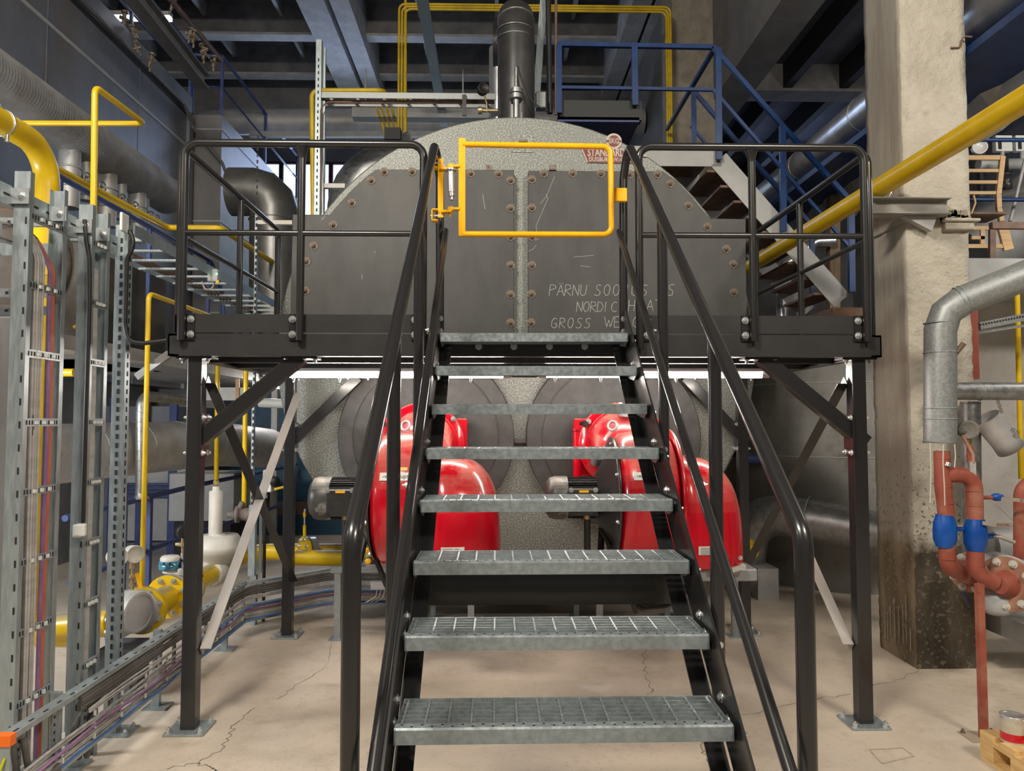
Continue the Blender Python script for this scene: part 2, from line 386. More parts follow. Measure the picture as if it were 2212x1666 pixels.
# back windows
for i, (x0, x1) in enumerate(((-6.2, -5.1), (-5.06, -3.98), (-3.94, -2.8), (-2.76, -1.62), (-1.58, -.44))):
    f = MB(); z0, z1 = 4.6, 7.55
    for a, c in (((x0, z0), (x1, z0)), ((x0, z1), (x1, z1)), ((x0, z0), (x0, z1)), ((x1, z0), (x1, z1)), ((x0, z0 + .75), (x1, z0 + .75))):
        f.bar((a[0], 12.34, a[1]), (c[0], 12.34, c[1]), .055, .09, (0, 1, 0))
    fo = f.build('window_%d' % (i + 1), mat('dark_red_window_frame', (.06, .02, .02), rough=.6), kind='structure')
    MB().b2((x0, 12.35, z0), (x1, 12.37, z1)).build('window_pane', WIN, fo)

# ---------------------------------------------------------------- steel platform
XL, XR, ZB, ZT = -2.04, 2.0, 2.08, 2.205
pf = thing('steel_platform', 'black steel service platform on four square legs in front of the boiler', 'platform', (0, 1, 0))
# UPN front beam and the other three edges
b = MB()
def upn(b, p, q, inward):
    a = V(p); c = V(q); d = (c - a).normalized(); i = V(inward); z = V((0, 0, 1))
    prof = [(0, ZB), (.06, ZB), (.06, ZB + .009), (.008, ZB + .012), (.008, ZT - .012), (.06, ZT - .009), (.06, ZT), (0, ZT)]
    A = [a + i * x + z * zz for x, zz in prof]; B = [c + i * x + z * zz for x, zz in prof]; n = len(prof)
    b.add(A + B, [tuple(range(n)), tuple(range(n, 2 * n))] + [(k, (k + 1) % n, n + (k + 1) % n, n + k) for k in range(n)])
upn(b, (XL, 0, 0), (XR, 0, 0), (0, 1, 0)); fb = b.build('front_beam', BLACKM, pf)
for n, a, c, i in (('side_beam', (XL, 0, 0), (XL, 1.885, 0), (1, 0, 0)), ('side_beam', (XR, 0, 0), (XR, 1.885, 0), (-1, 0, 0)), ('rear_beam', (XL, 1.885, 0), (XR, 1.885, 0), (0, -1, 0))):
    b = MB(); upn(b, a, c, i); b.build(n, BLACKM, pf)
for X in (-1.3, -.62, 0, .62, 1.3):
    MB().chan((X, .06, ZB + .03), (X, 1.82, ZB + .03), .05, .06, .006).build('joist', BLACKM, pf)
for Y in (.5, .98, 1.45): MB().bar((XL + .01, Y, ZB + .02), (XR - .01, Y, ZB + .02), .04, .04).build('cross_joist', BLACKM, pf)
b = MB()
for k in range(55): b.box((0, .03 + k * .0333, 2.19), (4.0, .003, .03))
for k in range(41): b.box((-2.0 + k * .1, .93, 2.197), (.006, 1.8, .008))
b.build('deck_grating', GALVD, pf)
for x in (1034, 1110, 1187, 1263): bolt(fb, at(x, 749, Y=0), (0, -1, 0), .013, .01)
# legs
def leg(cx, cy):
    l = MB().b2((cx - .04, cy - .04, .012), (cx + .04, cy + .04, ZB)).build('leg', BLACK, pf, bevel=.005)
    MB().b2((cx - .1, cy - .05, ZB - .012), (cx + .1, cy + .05, ZB)).build('head_plate', BLACK, l)
    bp = MB().b2((cx - .11, cy - .1, 0), (cx + .11, cy + .1, .012)).build('base_plate', GALV, l, bevel=.004)
    for sx in (-1, 1):
        for sy in (-1, 1):
            bolt(l, (cx + sx * .085, cy + sy * .075, .012), (0, 0, 1), .014, .018)
        bolt(l, (cx + sx * .07, cy - .03, ZB - .012), (0, 0, -1), .012, .014)
    return l
LX0, LX1, LY0, LY1 = -1.905, 1.885, .075, 1.845
for x, y in ((LX0, LY0), (LX1, LY0), (-1.867, LY1), (1.812, LY1)): leg(x, y)
PALE_BRACE = mat('pale_beige_steel', (.52, .48, .44), (.46, .43, .40), 3, rough=.42, metal=.3)  # pale beige for one cross brace per side, its partner stays black
# knee braces
def knee(p, q, x, y, sgn):
    p, q = V(p), V(q)
    k = MB().bar(p, q, .085, .07, (0, 1, 0)).build('knee_brace', BLACK, pf, bevel=.004)
    z = p.z + (q.z - p.z) * (.055 / abs(q.x - p.x))
    MB().b2((x + sgn * .04, y - .055, z - .12), (x + sgn * .052, y + .055, z + .12)).build('end_plate', BLACK, k)
    for dz in (-.1, .1):
        for dy in (-.038, .038): bolt(k, (x + sgn * .052, y + dy, z + dz), (sgn, 0, 0), .012, .012)
        bolt(k, (x - sgn * .04, y - .02, z + dz), (-sgn, 0, 0), .01, .012)
    MB().b2((q.x - .1, y - .05, ZB - .012), (q.x + .1, y + .05, ZB - .001)).build('end_plate', BLACK, k)
    for sx in (-.08, .08): bolt(k, (q.x + sx, y - .02, ZB - .012), (0, 0, -1), .012, .014)
knee(at(424, 958, Y=.075), at(652, 770, Y=.075), LX0, LY0, 1)
knee(at(1868, 957, Y=.075), at(1640, 770, Y=.075), LX1, LY0, -1)
knee(at(626, 960, Y=1.845), at(775, 815, Y=1.845), -1.867, LY1, 1)
knee(at(1612, 958, Y=1.845), at(1478, 815, Y=1.845), 1.812, LY1, -1)
def brace(p, q, nrm, m=BLACK):
    p, q = V(p), V(q); d = (q - p).normalized(); n = V(nrm); s = d.cross(n).normalized()
    f = n.x
    k = MB().sect(p, q, [(-.03 * f, 0), (.03 * f, 0), (.03 * f, .062), (.024 * f, .062), (.024 * f, .006), (-.03 * f, .006)], n).build('cross_brace', m, pf)
    for o, e in ((p, .04), (q, -.04)): bolt(k, o + d * e + n * .0055, n, .011, .012)
brace((LX0 + .05, LY0, 1.95), (LX0 + .06, LY1 - .02, .46), (1, 0, 0))
brace((LX0 + .07, LY1, 1.92), (LX0 + .045, LY0 + .02, .42), (1, 0, 0), PALE_BRACE)
brace((LX1 - .05, LY0 + .01, 1.95), (LX1 - .09, LY1 - .02, .46), (-1, 0, 0))
brace((LX1 - .09, LY1, 1.92), (LX1 - .045, LY0 + .02, .42), (-1, 0, 0), PALE_BRACE)

# guard railings
def railing(sg, label):
    g = thing('guard_railing', label, 'railing', (sg * 1.2, -.03, 2.2), 'guard railings on the platform')
    ZR, ZM, yF = 3.282, 2.77, -.03
    if sg < 0: xo, xi, xm, xs = -1.955, -.615, -1.30, -2.0
    else: xo, xi, xm, xs = 1.905, .608, 1.257, 1.965
    top = MB().tube([(xo, yF, 2.165), (xo, yF, ZR), (xi, yF, ZR), (xi, yF, 2.12)], .0225, 14, .075, 8).build('front_rail', BLACK, g)
    MB().tube([(xo, yF, ZM), (xi, yF, ZM)], .0165, 12).build('mid_rail', BLACK, g)
    b = MB().tube([(xm, yF, 2.165), (xm, yF, ZR - .015)], .0215, 14)
    b.lathe((xm, yF, ZR - .09), (0, 0, 1), [(.0215, 0), (.024, .03), (.036, .07)], 14); b.build('post', BLACK, g)
    yS0, yS1 = .04, 1.88
    MB().tube([(xs, yS0, 2.15), (xs, yS0, ZR), (xs, yS1, ZR), (xs, yS1, 2.2)], .0225, 14, .075, 8).build('side_rail', BLACK, g)
    MB().tube([(xs, yS0, ZM), (xs, yS1, ZM)], .0165, 12).build('mid_rail', BLACK, g)
    MB().tube([(xs, 1.0, 2.2), (xs, 1.0, ZR - .01)], .0215, 14).build('post', BLACK, g)
    tb = MB().b2((xo - .02 * sg, -.006, 2.212), (xi, 0.0, 2.315)).build('toe_board', BLACKM, g)
    MB().b2((xs - .012, 0, 2.212), (xs - .006, 1.88, 2.315)).build('toe_board', BLACKM, g)
    for x, s2 in ((xo, -sg), (xm, -1), (xi, -1 if sg < 0 else 1)):
        c = x + s2 * .045
        MB().b2((min(x, c + s2 * .02), -.014, 2.17), (max(x, c + s2 * .02), -.004, 2.315)).build('mounting_plate', BLACK, g)
        for z in (2.20, 2.285): bolt(g, (c, -.014, z), (0, -1, 0), .014, .014)
railing(-1, 'black tubular guard railing at the platform side beside the cable ladders')
railing(1, 'black tubular guard railing at the platform side beside the concrete column')

# ---------------------------------------------------------------- staircase
st = thing('staircase', 'black steel staircase with open galvanised grating treads rising to the platform', 'stairs', (0, -1.3, 0))
R_, G_ = .195, .2407; Y0, Z0 = 2.188 - 4.12, .773
def nose(y): return Z0 + (y - Y0) * R_ / G_
for sg in (-1, 1):
    yb, yt = Y0 - 3 * G_ - .08, .0
    up, dn = .075, -.20
    poly = [(sg * .512, yb, max(0, nose(yb) + dn)), (sg * .512, yb, nose(yb) + up), (sg * .512, yt - .10, nose(yt - .10) + up), (sg * .512, yt - .03, nose(yt - .10) + up), (sg * .512, yt - .004, 2.20), (sg * .512, yt - .004, nose(yt) + dn)]
    s = MB().prism(poly, (sg * .008, 0, 0)).build('stringer', BLACK, st)
    b = MB(); d = V((0, G_, R_)).normalized()
    a, c = V((sg * .515, yb, nose(yb) + dn)), V((sg * .515, -.005, nose(-.005) + dn))
    e = V((-sg * .062, 0, 0)); nrm = V((0, -R_, G_)).normalized() * .008
    b.add([a, c, c + e, a + e, a + nrm, c + nrm, c + e + nrm, a + e + nrm], [(0, 1, 2, 3), (4, 5, 6, 7), (0, 1, 5, 4), (2, 3, 7, 6), (1, 2, 6, 5), (0, 3, 7, 4)])
    b.build('flange', BLACK, s)
    for i in range(-2, 8):
        y = Y0 + i * G_
        for dy, dz in ((.03, .01), (.17, .02)): bolt(s, (sg * .52, y + dy, Z0 + i * R_ + dz), (sg, 0, 0), .011, .016)
    for i in (0, 1, 3, 4, 6):
        y = Y0 + i * G_ + .1
        for k in (0, .06): bolt(s, (sg * .512, y + k, nose(y + k) - .06 + .0), (-sg, 0, 0), .012, .007)
# treads
def tread_meshes():
    b = MB()
    for k in range(7): b.box((0, .045 + k * .0315, .0275), (.99, .0028, .033))
    for k in range(15): b.box((-.483 + k * .069, .137, .041), (.0055, .2, .006))
    for x in (-.497, .497): b.prism([(x - .0015, .0, .045), (x - .0015, .24, .045), (x - .0015, .24, .0), (x - .0015, .06, -.022), (x - .0015, .0, .0)], (.003, 0, 0))
    b.box((0, .2385, .0275), (.99, .003, .035))
    n = MB(); n.sect((-.5, 0, 0), (.5, 0, 0), [(0, 0), (-.003, 0), (-.003, .042), (-.007, .0455), (-.035, .0455), (-.035, .047), (-.006, .047), (0, .042)][::-1], (0, 0, 1))
    n.m = 1
    for k in range(33):
        x = -.48 + k * .03; y = .015 if k % 2 else .027
        n.lathe((x, y, .0468), (0, 0, 1), [(.0042, 0), (.0042, .0008)], 8)
    n.m = 0
    for k in range(33):
        x = -.48 + k * .03; y = .027 if k % 2 else .015
        n.lathe((x, y, .0468), (0, 0, 1), [(.005, 0), (.0025, .0018)], 8)
    return b, n
tb_, nb_ = tread_meshes()
SERR = mat('galvanised_tread_steel', (.27, .315, .33), (.36, .41, .43), 45, rough=.38, metal=.55, rr=.05, c3=(.46, .49, .5), scale3=16, lo3=.6, hi3=.85)
t0 = tb_.build('tread', SERR, st, local=True); n0 = nb_.build('nosing', [SERR, DARK], t0, local=True)
for i in range(-3, 8):
    t = t0 if i == -3 else copy_tree(t0, st)
    t.location = V((0, Y0 + i * G_, Z0 + i * R_)) - V((0, -1.3, 0))
    t.rotation_euler = (0, math.radians(random.uniform(-.15, .15)), 0)
MB().chan((-.51, 2.93 - 4.12, 1.05), (.51, 2.93 - 4.12, 1.05), .12, .05, .006, (0, 1, 0), 1).build('cross_member', BLACK, st)
# handrails
for sg in (-1, 1):
    X = sg * .55; xm = sg * .485; yb = 1.79 - 4.12; yt = 4.07 - 4.12
    zh = lambda y: 1.435 + (y - yb) * .81
    MB().tube([(X, yb, 0), (X, yb, zh(yb)), (X, yt + .02, zh(yt + .02)), (X * .955, yt + .05, 3.1), (X * .945, yt + .05, 2.22)], .0235, 16, .09, 8).build('handrail', BLACK, st)
    zm = lambda y: nose(y) + .045 + .45
    ya = -2.45
    MB().tube([(xm, ya, zm(ya)), (xm, yt - .0, zm(yt - .0)), (X * .945, yt + .05, zm(yt) - .03)], .017, 14, .05, 6).build('mid_rail', BLACK, st)
    for y in (-.85, -1.62):
        p = MB().tube([(X * 1.0, y, nose(y) - .27), (X, y, zh(y) - .015)], .0235, 14).build('post', BLACK, st)
        for dz in (-.06, -.15): bolt(p, (X + sg * .0, y - .0236, nose(y) + dz), (sg * .2, -1, 0), .008, .006)
    for y in (-.85, -1.62): bolt(st, (xm, y, zm(y) - .02), (sg, 0, 0), .009, .02)
    e = MB().b2((sg * .505, yt + .02, 2.2), (sg * .53, yt + .03, 2.31)).build('end_plate', BLACK, st)
    for z in (2.22, 2.29): bolt(e, (sg * .518, yt + .02, z), (0, -1, 0), .012, .018)

# ---------------------------------------------------------------- yellow safety gate
gt = thing('safety_gate', 'bright yellow self-closing safety gate hinged at the top of the stairs', 'gate', (-.5, -.06, 2.7))
gy = -.12
p = lambda x, y: at(x, y, Y=gy)
a, c, d, e = p(1000, 312), p(1319, 317), p(1321, 507), p(1000, 506)
MB().tube([a, c, d, e], .0165, 14, .045, 8).build('frame_tube', YEL, gt)
MB().bar(p(998, 299), p(998, 511), .038, .02, (0, 1, 0)).build('hinge_post', YEL, gt, bevel=.003)
for y0 in (360, 452):
    h = MB().bar(p(993, y0), p(968, y0), .035, .012); h.cyl(p(974, y0 - 4), p(974, y0 + 4), .02, n=14)
    ho = h.build('hinge', YEL, gt)
    MB().bar(p(953, y0 + 6), p(976, y0 + 6), .045, .012).build('bracket', YEL, ho)
    bolt(ho, p(972, y0 + 9), (0, 0, -1), .008, .012, YEL, washer=0)
MB().bar(p(952, 343), p(952, 470), .03, .008, (0, 1, 0)).build('clamp_plate', YEL, gt)
for y0 in (352, 466):
    k = MB(); q = p(934, y0); z = .012
    k.box(q, (.006, .05, .06)); k.box(q + V((.015, 0, .03)), (.03, .05, .006)); k.box(q + V((.015, 0, -.03)), (.03, .05, .006))
    k.build('clamp_bracket', YEL, gt)
    MB().cyl(p(930, y0), p(954, y0), .005, n=10).build('clamp_bolt', ZINC, gt)
s = MB(); q0, q1 = p(974, 366), p(976, 432)
s.cyl(q0, q0 + V((0, 0, -.008)), .031, n=20); s.cyl(q0, p(975, 415), .019, n=18); s.cyl(p(975, 415), p(976, 424), .016, n=14); s.cyl(p(976, 424), q1, .008, n=12); s.cyl(p(976, 430), q1, .012, n=12)
s.build('closing_spring', ZINC, gt)
MB().b2(p(1328, 431) + V((0, .03, 0)), p(1357, 402) + V((0, .06, 0))).build('stop_block', YEL, gt, bevel=.004)
# ---------------------------------------------------------------- boiler
YB = 2.0
bc = at(1118, 760, Y=YB); RB = 2.0
bo = thing('boiler', 'huge round steel boiler with spangled galvanised casing and dark bolted front plates', 'boiler', (bc.x, 4.5, 0))
b = MB()
b.lathe((bc.x, YB, bc.z), (0, 1, 0), [(RB, 0), (RB + .012, .012), (RB + .012, .06), (RB, .07), (RB, 6.0)], 96, caps=False)
b.add([V((bc.x + RB * math.cos(2 * PI * i / 96), YB, bc.z + RB * math.sin(2 * PI * i / 96))) for i in range(96)], [tuple(range(96))])
b.add([V((bc.x + RB * math.cos(2 * PI * i / 96), YB + 6, bc.z + RB * math.sin(2 * PI * i / 96))) for i in range(96)], [tuple(range(96))])
b.build('casing', SPANGLE, bo)
# sheet seams on the front casing
b = MB()
for q0, q1 in (((1127, 243), (1127, 700)), ((655, 992), (735, 950)), ((1475, 1060), (1540, 1110)), ((1320, 390), (1460, 392)), ((1110, 391), (1141, 391)), ((890, 1068), (800, 1130))):
    b.bar(at(*q0, Y=YB - .002), at(*q1, Y=YB - .002), .004, .003, (0, 1, 0))
b.build('sheet_seam', GALVD, bo)
b = MB().b2(at(1104, 329, Y=YB - .006), at(1152, 290, Y=YB)); b.build('inspection_cover', SPANGLE, bo, bevel=.002)
k = MB().b2(at(1121, 306, Y=YB - .02), at(1138, 303, Y=YB - .006)).build('cover_clip', RUST, bo)
# smoke-box plates
YP = YB - .1
LP = [(1110, 367), (1110, 800), (626, 800), (628, 640), (632, 463), (712, 464), (735, 437), (762, 408), (790, 383), (812, 366)]
RP = [(1141, 369), (1433, 370), (1463, 392), (1490, 420), (1515, 450), (1534, 472), (1611, 473), (1614, 800), (1141, 800)]
pl_l = MB().prism([at(x, y, Y=YP) for x, y in LP], (0, .1, 0)).build('smoke_box_plate', PLATE, bo, bevel=.004)
pl_r = MB().prism([at(x, y, Y=YP) for x, y in RP], (0, .1, 0)).build('smoke_box_plate', PLATE, bo, bevel=.004)
for x, y in ((830, 371), (890, 371), (802, 390), (760, 438), (720, 486), (678, 531), (662, 565), (660, 628), (1017, 375), (1077, 376), (1103, 390), (1103, 450), (1103, 512), (1103, 573), (1103, 636), (1103, 697), (950, 373)):
    bolt(pl_l, at(x, y, Y=YP), (0, -1, 0), .018, .024, RUST, washer=2.0)
for x, y in ((1175, 375), (1237, 375), (1298, 376), (1360, 377), (1421, 377), (1448, 397), (1487, 444), (1528, 490), (1569, 538), (1584, 571), (1585, 632), (1149, 388), (1149, 449), (1149, 512), (1149, 573), (1148, 635), (1147, 697)):
    bolt(pl_r, at(x, y, Y=YP), (0, -1, 0), .018, .024, RUST, washer=2.0)
for x in (1057, 1194):
    MB().b2(at(x - 7, 367, Y=YP + .01), at(x + 7, 361, Y=YP + .06)).build('lifting_lug', RUST, bo)
# chalk lettering, hand drawn
GL = {'P': [[(0, 0), (.12, 1), (.55, .95), (.6, .68), (.1, .5)]], 'A': [[(0, 0), (.38, 1), (.6, 0)], [(.12, .38), (.52, .38)]],
      'R': [[(0, 0), (.1, 1), (.5, .95), (.55, .65), (.08, .5), (.55, 0)]], 'N': [[(0, 0), (.1, 1), (.5, 0), (.62, 1)]], 'U': [[(.1, 1), (.02, .2), (.2, 0), (.45, .12), (.6, 1)]],
      'S': [[(.62, .9), (.4, 1), (.18, .85), (.2, .62), (.5, .4), (.45, .1), (.2, 0), (-.02, .1)]], 'O': [[(.3, 1), (.08, .75), (.02, .3), (.2, 0), (.45, .15), (.58, .7), (.48, .95), (.3, 1)]],
      'J': [[(.5, 1), (.42, .15), (.2, 0), (0, .15)]], 'D': [[(0, 0), (.1, 1), (.45, .9), (.6, .5), (.4, .1), (0, 0)]], 'I': [[(.1, 0), (.2, 1)]], 'C': [[(.6, .9), (.4, 1), (.1, .7), (.08, .2), (.3, 0), (.55, .1)]],
      'H': [[(0, 0), (.1, 1)], [(.5, 0), (.6, 1)], [(.04, .5), (.56, .5)]], 'E': [[(.55, 1), (.1, 1), (0, 0), (.5, 0)], [(.05, .5), (.42, .5)]], 'T': [[(0, 1), (.65, 1)], [(.32, 1), (.25, 0)]],
      'G': [[(.6, .9), (.35, 1), (.1, .7), (.05, .2), (.3, 0), (.55, .15), (.55, .45), (.3, .45)]], 'W': [[(0, 1), (.18, 0), (.4, .7), (.52, 0), (.85, 1)]], 'Y': [[(0, 1), (.3, .5), (.6, 1)], [(.3, .5), (.22, 0)]]}
def chalk(word, x0, ybase, h, adv, lw=.0042):
    b = MB(); x = x0; o = at(0, 0, Y=YP)
    for ch in word:
        if ch == ' ': x += adv * .75; continue
        if ch == '\u00c4':
            for dx in (.22, .5): b.bar(at(x + dx * h, ybase - h * 1.08, Y=YP - .0006), at(x + dx * h + 2, ybase - h * 1.12, Y=YP - .0006), lw, .001, (0, 1, 0))
            ch = 'A'
        for stl in GL[ch]:
            for i in range(len(stl) - 1):
                q = [at(x + u * h * 1.02, ybase - vv * h, Y=YP - .0006) for u, vv in (stl[i], stl[i + 1])]
                b.bar(q[0], q[1], lw, .001, (0, 1, 0))
        x += adv
    return b
chalk('P\u00c4RNU', 1186, 639, 24, 16.8).build('chalk_lettering', CHALK, pl_r)
chalk('SOOJUS', 1284, 639, 24, 20).build('chalk_lettering', CHALK, pl_r)
chalk('AS', 1420, 639, 25, 21).build('chalk_lettering', CHALK, pl_r)
chalk('NORDIC', 1245, 674, 22, 14.9).build('chalk_lettering', CHALK, pl_r)
chalk('HEAT', 1357, 672, 24, 19.5).build('chalk_lettering', CHALK, pl_r)
chalk('GROSS', 1190, 709, 22, 18).build('chalk_lettering', CHALK, pl_r)
chalk('WEIGHT', 1306, 707, 23, 20).build('chalk_lettering', CHALK, pl_r)
b = MB()
for line in ([(1198, 381), (1180, 425), (1167, 440)], [(1179, 420), (1184, 428), (1158, 488), (1160, 510), (1156, 520), (1164, 515)], [(1158, 530), (1152, 538), (1142, 543)], [(1253, 574), (1275, 577)], [(1240, 555), (1282, 552)]):
    for i in range(len(line) - 1): b.bar(at(*line[i], Y=YP - .0006), at(*line[i + 1], Y=YP - .0006), .003, .001, (0, 1, 0))
b.build('scratch', SCRATCH, pl_r)
b = MB()
for line in ([(782, 593), (782, 603)], [(809, 543), (811, 546)], [(697, 474), (695, 470)], [(702, 466), (696, 476)], [(1043, 420), (1048, 452)]):
    b.bar(at(*line[0], Y=YP - .0006), at(*line[1], Y=YP - .0006), .004, .001, (0, 1, 0))
b.build('scratch', SCRATCH, pl_l)
# maker's sign
ys = YB - .012
SP = [(1256, 322), (1394, 322), (1380, 353), (1268, 351)]
sg_ = MB().prism([at(x, y, Y=ys) for x, y in SP], (0, .01, 0)).build('name_plate', SIGNW, bo)
cq = at(1325, 337, Y=ys)
MB().prism([cq + (at(x, y, Y=ys - .003) - cq) * .955 for x, y in SP], (0, .003, 0)).build('red_field', SIGNR, sg_)
text('lettering', 'STANDARDKESSEL', .094, at(1333, 330.5, Y=ys - .004), FRONT, SIGNW, sg_, .0005, .97, .66, .0022)
text('lettering', 'DUISBURG W.-GERMANY', .05, at(1330, 345, Y=ys - .004), FRONT, SIGNW, sg_, .0005, 1.05, .78, .0013)
sb_ = at(1326, 305, Y=ys); MB().cyl(sb_, sb_ + V((0, .012, 0)), .068, n=32).build('round_badge', SIGNW, sg_)
e = MB().cyl(sb_ + V((0, -.002, 0)), sb_, .05, n=32)
e.box(at(1312, 305, Y=ys - .001), (.02, .002, .018)); e.box(at(1340, 305, Y=ys - .001), (.02, .002, .018)); e.build('badge_field', SIGNR, sg_)
text('lettering', 'SKG', .062, at(1326, 305, Y=ys - .0035), FRONT, SIGNW, sg_, .0005, 1, .8, .0014)
# furnace fronts
fz = at(1326, 945, Y=1.9)
FX = (-.775, .765)
for x in FX:
    d = MB().lathe((x, YB, fz.z), (0, -1, 0), [(.722, 0), (.722, .10), (.715, .108), (.60, .11), (.598, .102), (.588, .102), (.586, .112), (0.01, .115)], 72, sharp=True).build('furnace_front', DOORM, bo)
MB().b2(at(1107, 957, Y=1.93), at(1142, 948, Y=1.97)).build('hinge_bar', DOORM, bo)
for y in (3.25, 6.5):
    MB().prism([(bc.x - 1.3, y, 0), (bc.x + 1.3, y, 0), (bc.x + 1.3, y, bc.z - 1.45), (bc.x + .8, y, bc.z - 1.78), (bc.x, y, bc.z - 1.95), (bc.x - .8, y, bc.z - 1.78), (bc.x - 1.3, y, bc.z - 1.45)], (0, .4, 0)).build('saddle', GREYP, bo)
# flue outlet stub and gauge on top
ck = thing('steam_pipe', 'dark sheet metal clad vertical pipe with elbow above the boiler top', 'pipe', (bc.x, 2.5, bc.z + RB))
pz = at(1115, 240, Y=2.5); pr = .172
b = MB(); top = at(1113, 22, Y=2.5)
b.tube([(pz.x, 2.5, pz.z - .2), (pz.x, 2.5, top.z), (pz.x, 3.9, top.z + .25)], pr, 28, .34, 8); b.build('cladding', mat('dark_pipe_cladding', (.13, .13, .135), (.2, .2, .2), 3, rough=.3, metal=.8), ck)
for y in (70, 40, 88):
    q = at(1113, y, Y=2.5); MB().torus(q if y > 50 else V((pz.x, 2.56, q.z)), (0, .3 if y < 50 else 0, 1), pr, .006, 28, 6).build('seam', ALUG, ck)
b = MB(); q = at(1115, 208, Y=2.28)
b.cyl(q, q + V((0, 0, -.2)), .03, n=12); b.cyl(q + V((0, 0, .02)), q + V((0, 0, .06)), .062, n=18); b.cyl(q + V((0, 0, -.03)), q + V((0, 0, .01)), .062, n=18)
b.cyl(q + V((0, 0, .06)), q + V((0, 0, .26)), .014, n=10); b.build('sensor_fitting', ALUG, ck)
MB().tube([at(1119, 143, Y=2.27), at(1128, 178, Y=2.27), at(1150, 220, Y=2.27), at(1172, 236, Y=2.27), at(1185, 243, Y=2.2)], .006, 8, .1).build('sensor_cable', RUBBER, ck)
bf = thing('blank_flange', 'round dark flange hanging behind the clad vertical pipe', 'flange', at(1067, 110, Y=3.2))
q = at(1071, 100, Y=3.3); MB().cyl(q + V((-.03, 0, 0)), q + V((.03, 0, 0)), .24, n=32).build('flange_disc', BLACKM, bf)
MB().cyl(q + V((.03, .05, -.9)), q + V((.03, .05, .0)), .1, n=18).build('stub', ALU, bf)
ga = thing('pressure_gauge', 'black round pressure gauge on a brass fitting at the boiler top', 'gauge', at(1045, 240, Y=2.3))
q = at(1046, 192, Y=2.3)
b = MB().lathe(q + V((-.02, .03, 0)), (.35, -1, 0), [(.001, -.01), (.05, -.01), (.052, 0), (.052, .05), (.046, .056), (.044, .05), (.001, .05)], 24); b.build('gauge_body', RUBBER, ga)
b = MB().tube([q + V((0, .02, -.05)), at(1051, 222, Y=2.3), at(1052, 243, Y=2.3)], .008, 8); b.cyl(at(1035, 239, Y=2.3), at(1075, 239, Y=2.3), .016, n=10); b.cyl(at(1033, 239, Y=2.3), at(1041, 239, Y=2.3), .035, n=12); b.build('fitting', BRASS, ga)

# ---------------------------------------------------------------- batten lamps under the deck
for x0, x1, lb in ((617, 1087, 'lit fluorescent batten lamp under the platform on the side of the cable ladders'), (1180, 1645, 'lit fluorescent batten lamp under the platform on the side of the concrete column')):
    a, c = at(x0, 809, Y=.93), at(x1, 812, Y=.93); zz = (a.z + c.z) / 2
    l = thing('batten_lamp', lb, 'lamp', ((a.x + c.x) / 2, .93, zz), 'batten lamps under the platform')
    MB().cyl((a.x, .93, zz), (c.x, .93, zz), .019, n=16).build('tube', TUBE, l)
    h = MB().b2((a.x - .06, .90, zz + .024), (c.x + .06, .96, zz + .045))
    for xx in (a.x, c.x): h.cyl((xx - .05 if xx == a.x else xx, .93, zz), (xx if xx == a.x else xx + .05, .93, zz), .021, n=14)
    h.build('housing', GREYP, l)
    for f in (.04, .25, .6, .85):
        bolt(l, (a.x + (c.x - a.x) * f, .915, zz - .025), (0, 0, -1), .008, .016)
for xx in (-.3, .3):
    pass
lc = thing('lamp_cable', 'dark connector cable between the two batten lamps', 'cable', at(1130, 811, Y=.93))
MB().tube([at(1094, 808, Y=.93), at(1110, 812, Y=.93), at(1155, 812, Y=.93), at(1173, 808, Y=.93)], .012, 8, .02).build('cable', RUBBER, lc)
for x in (1097, 1171): MB().cyl(at(x - 4, 808, Y=.93), at(x + 4, 808, Y=.93), .018, n=10).build('connector', CABG, lc)

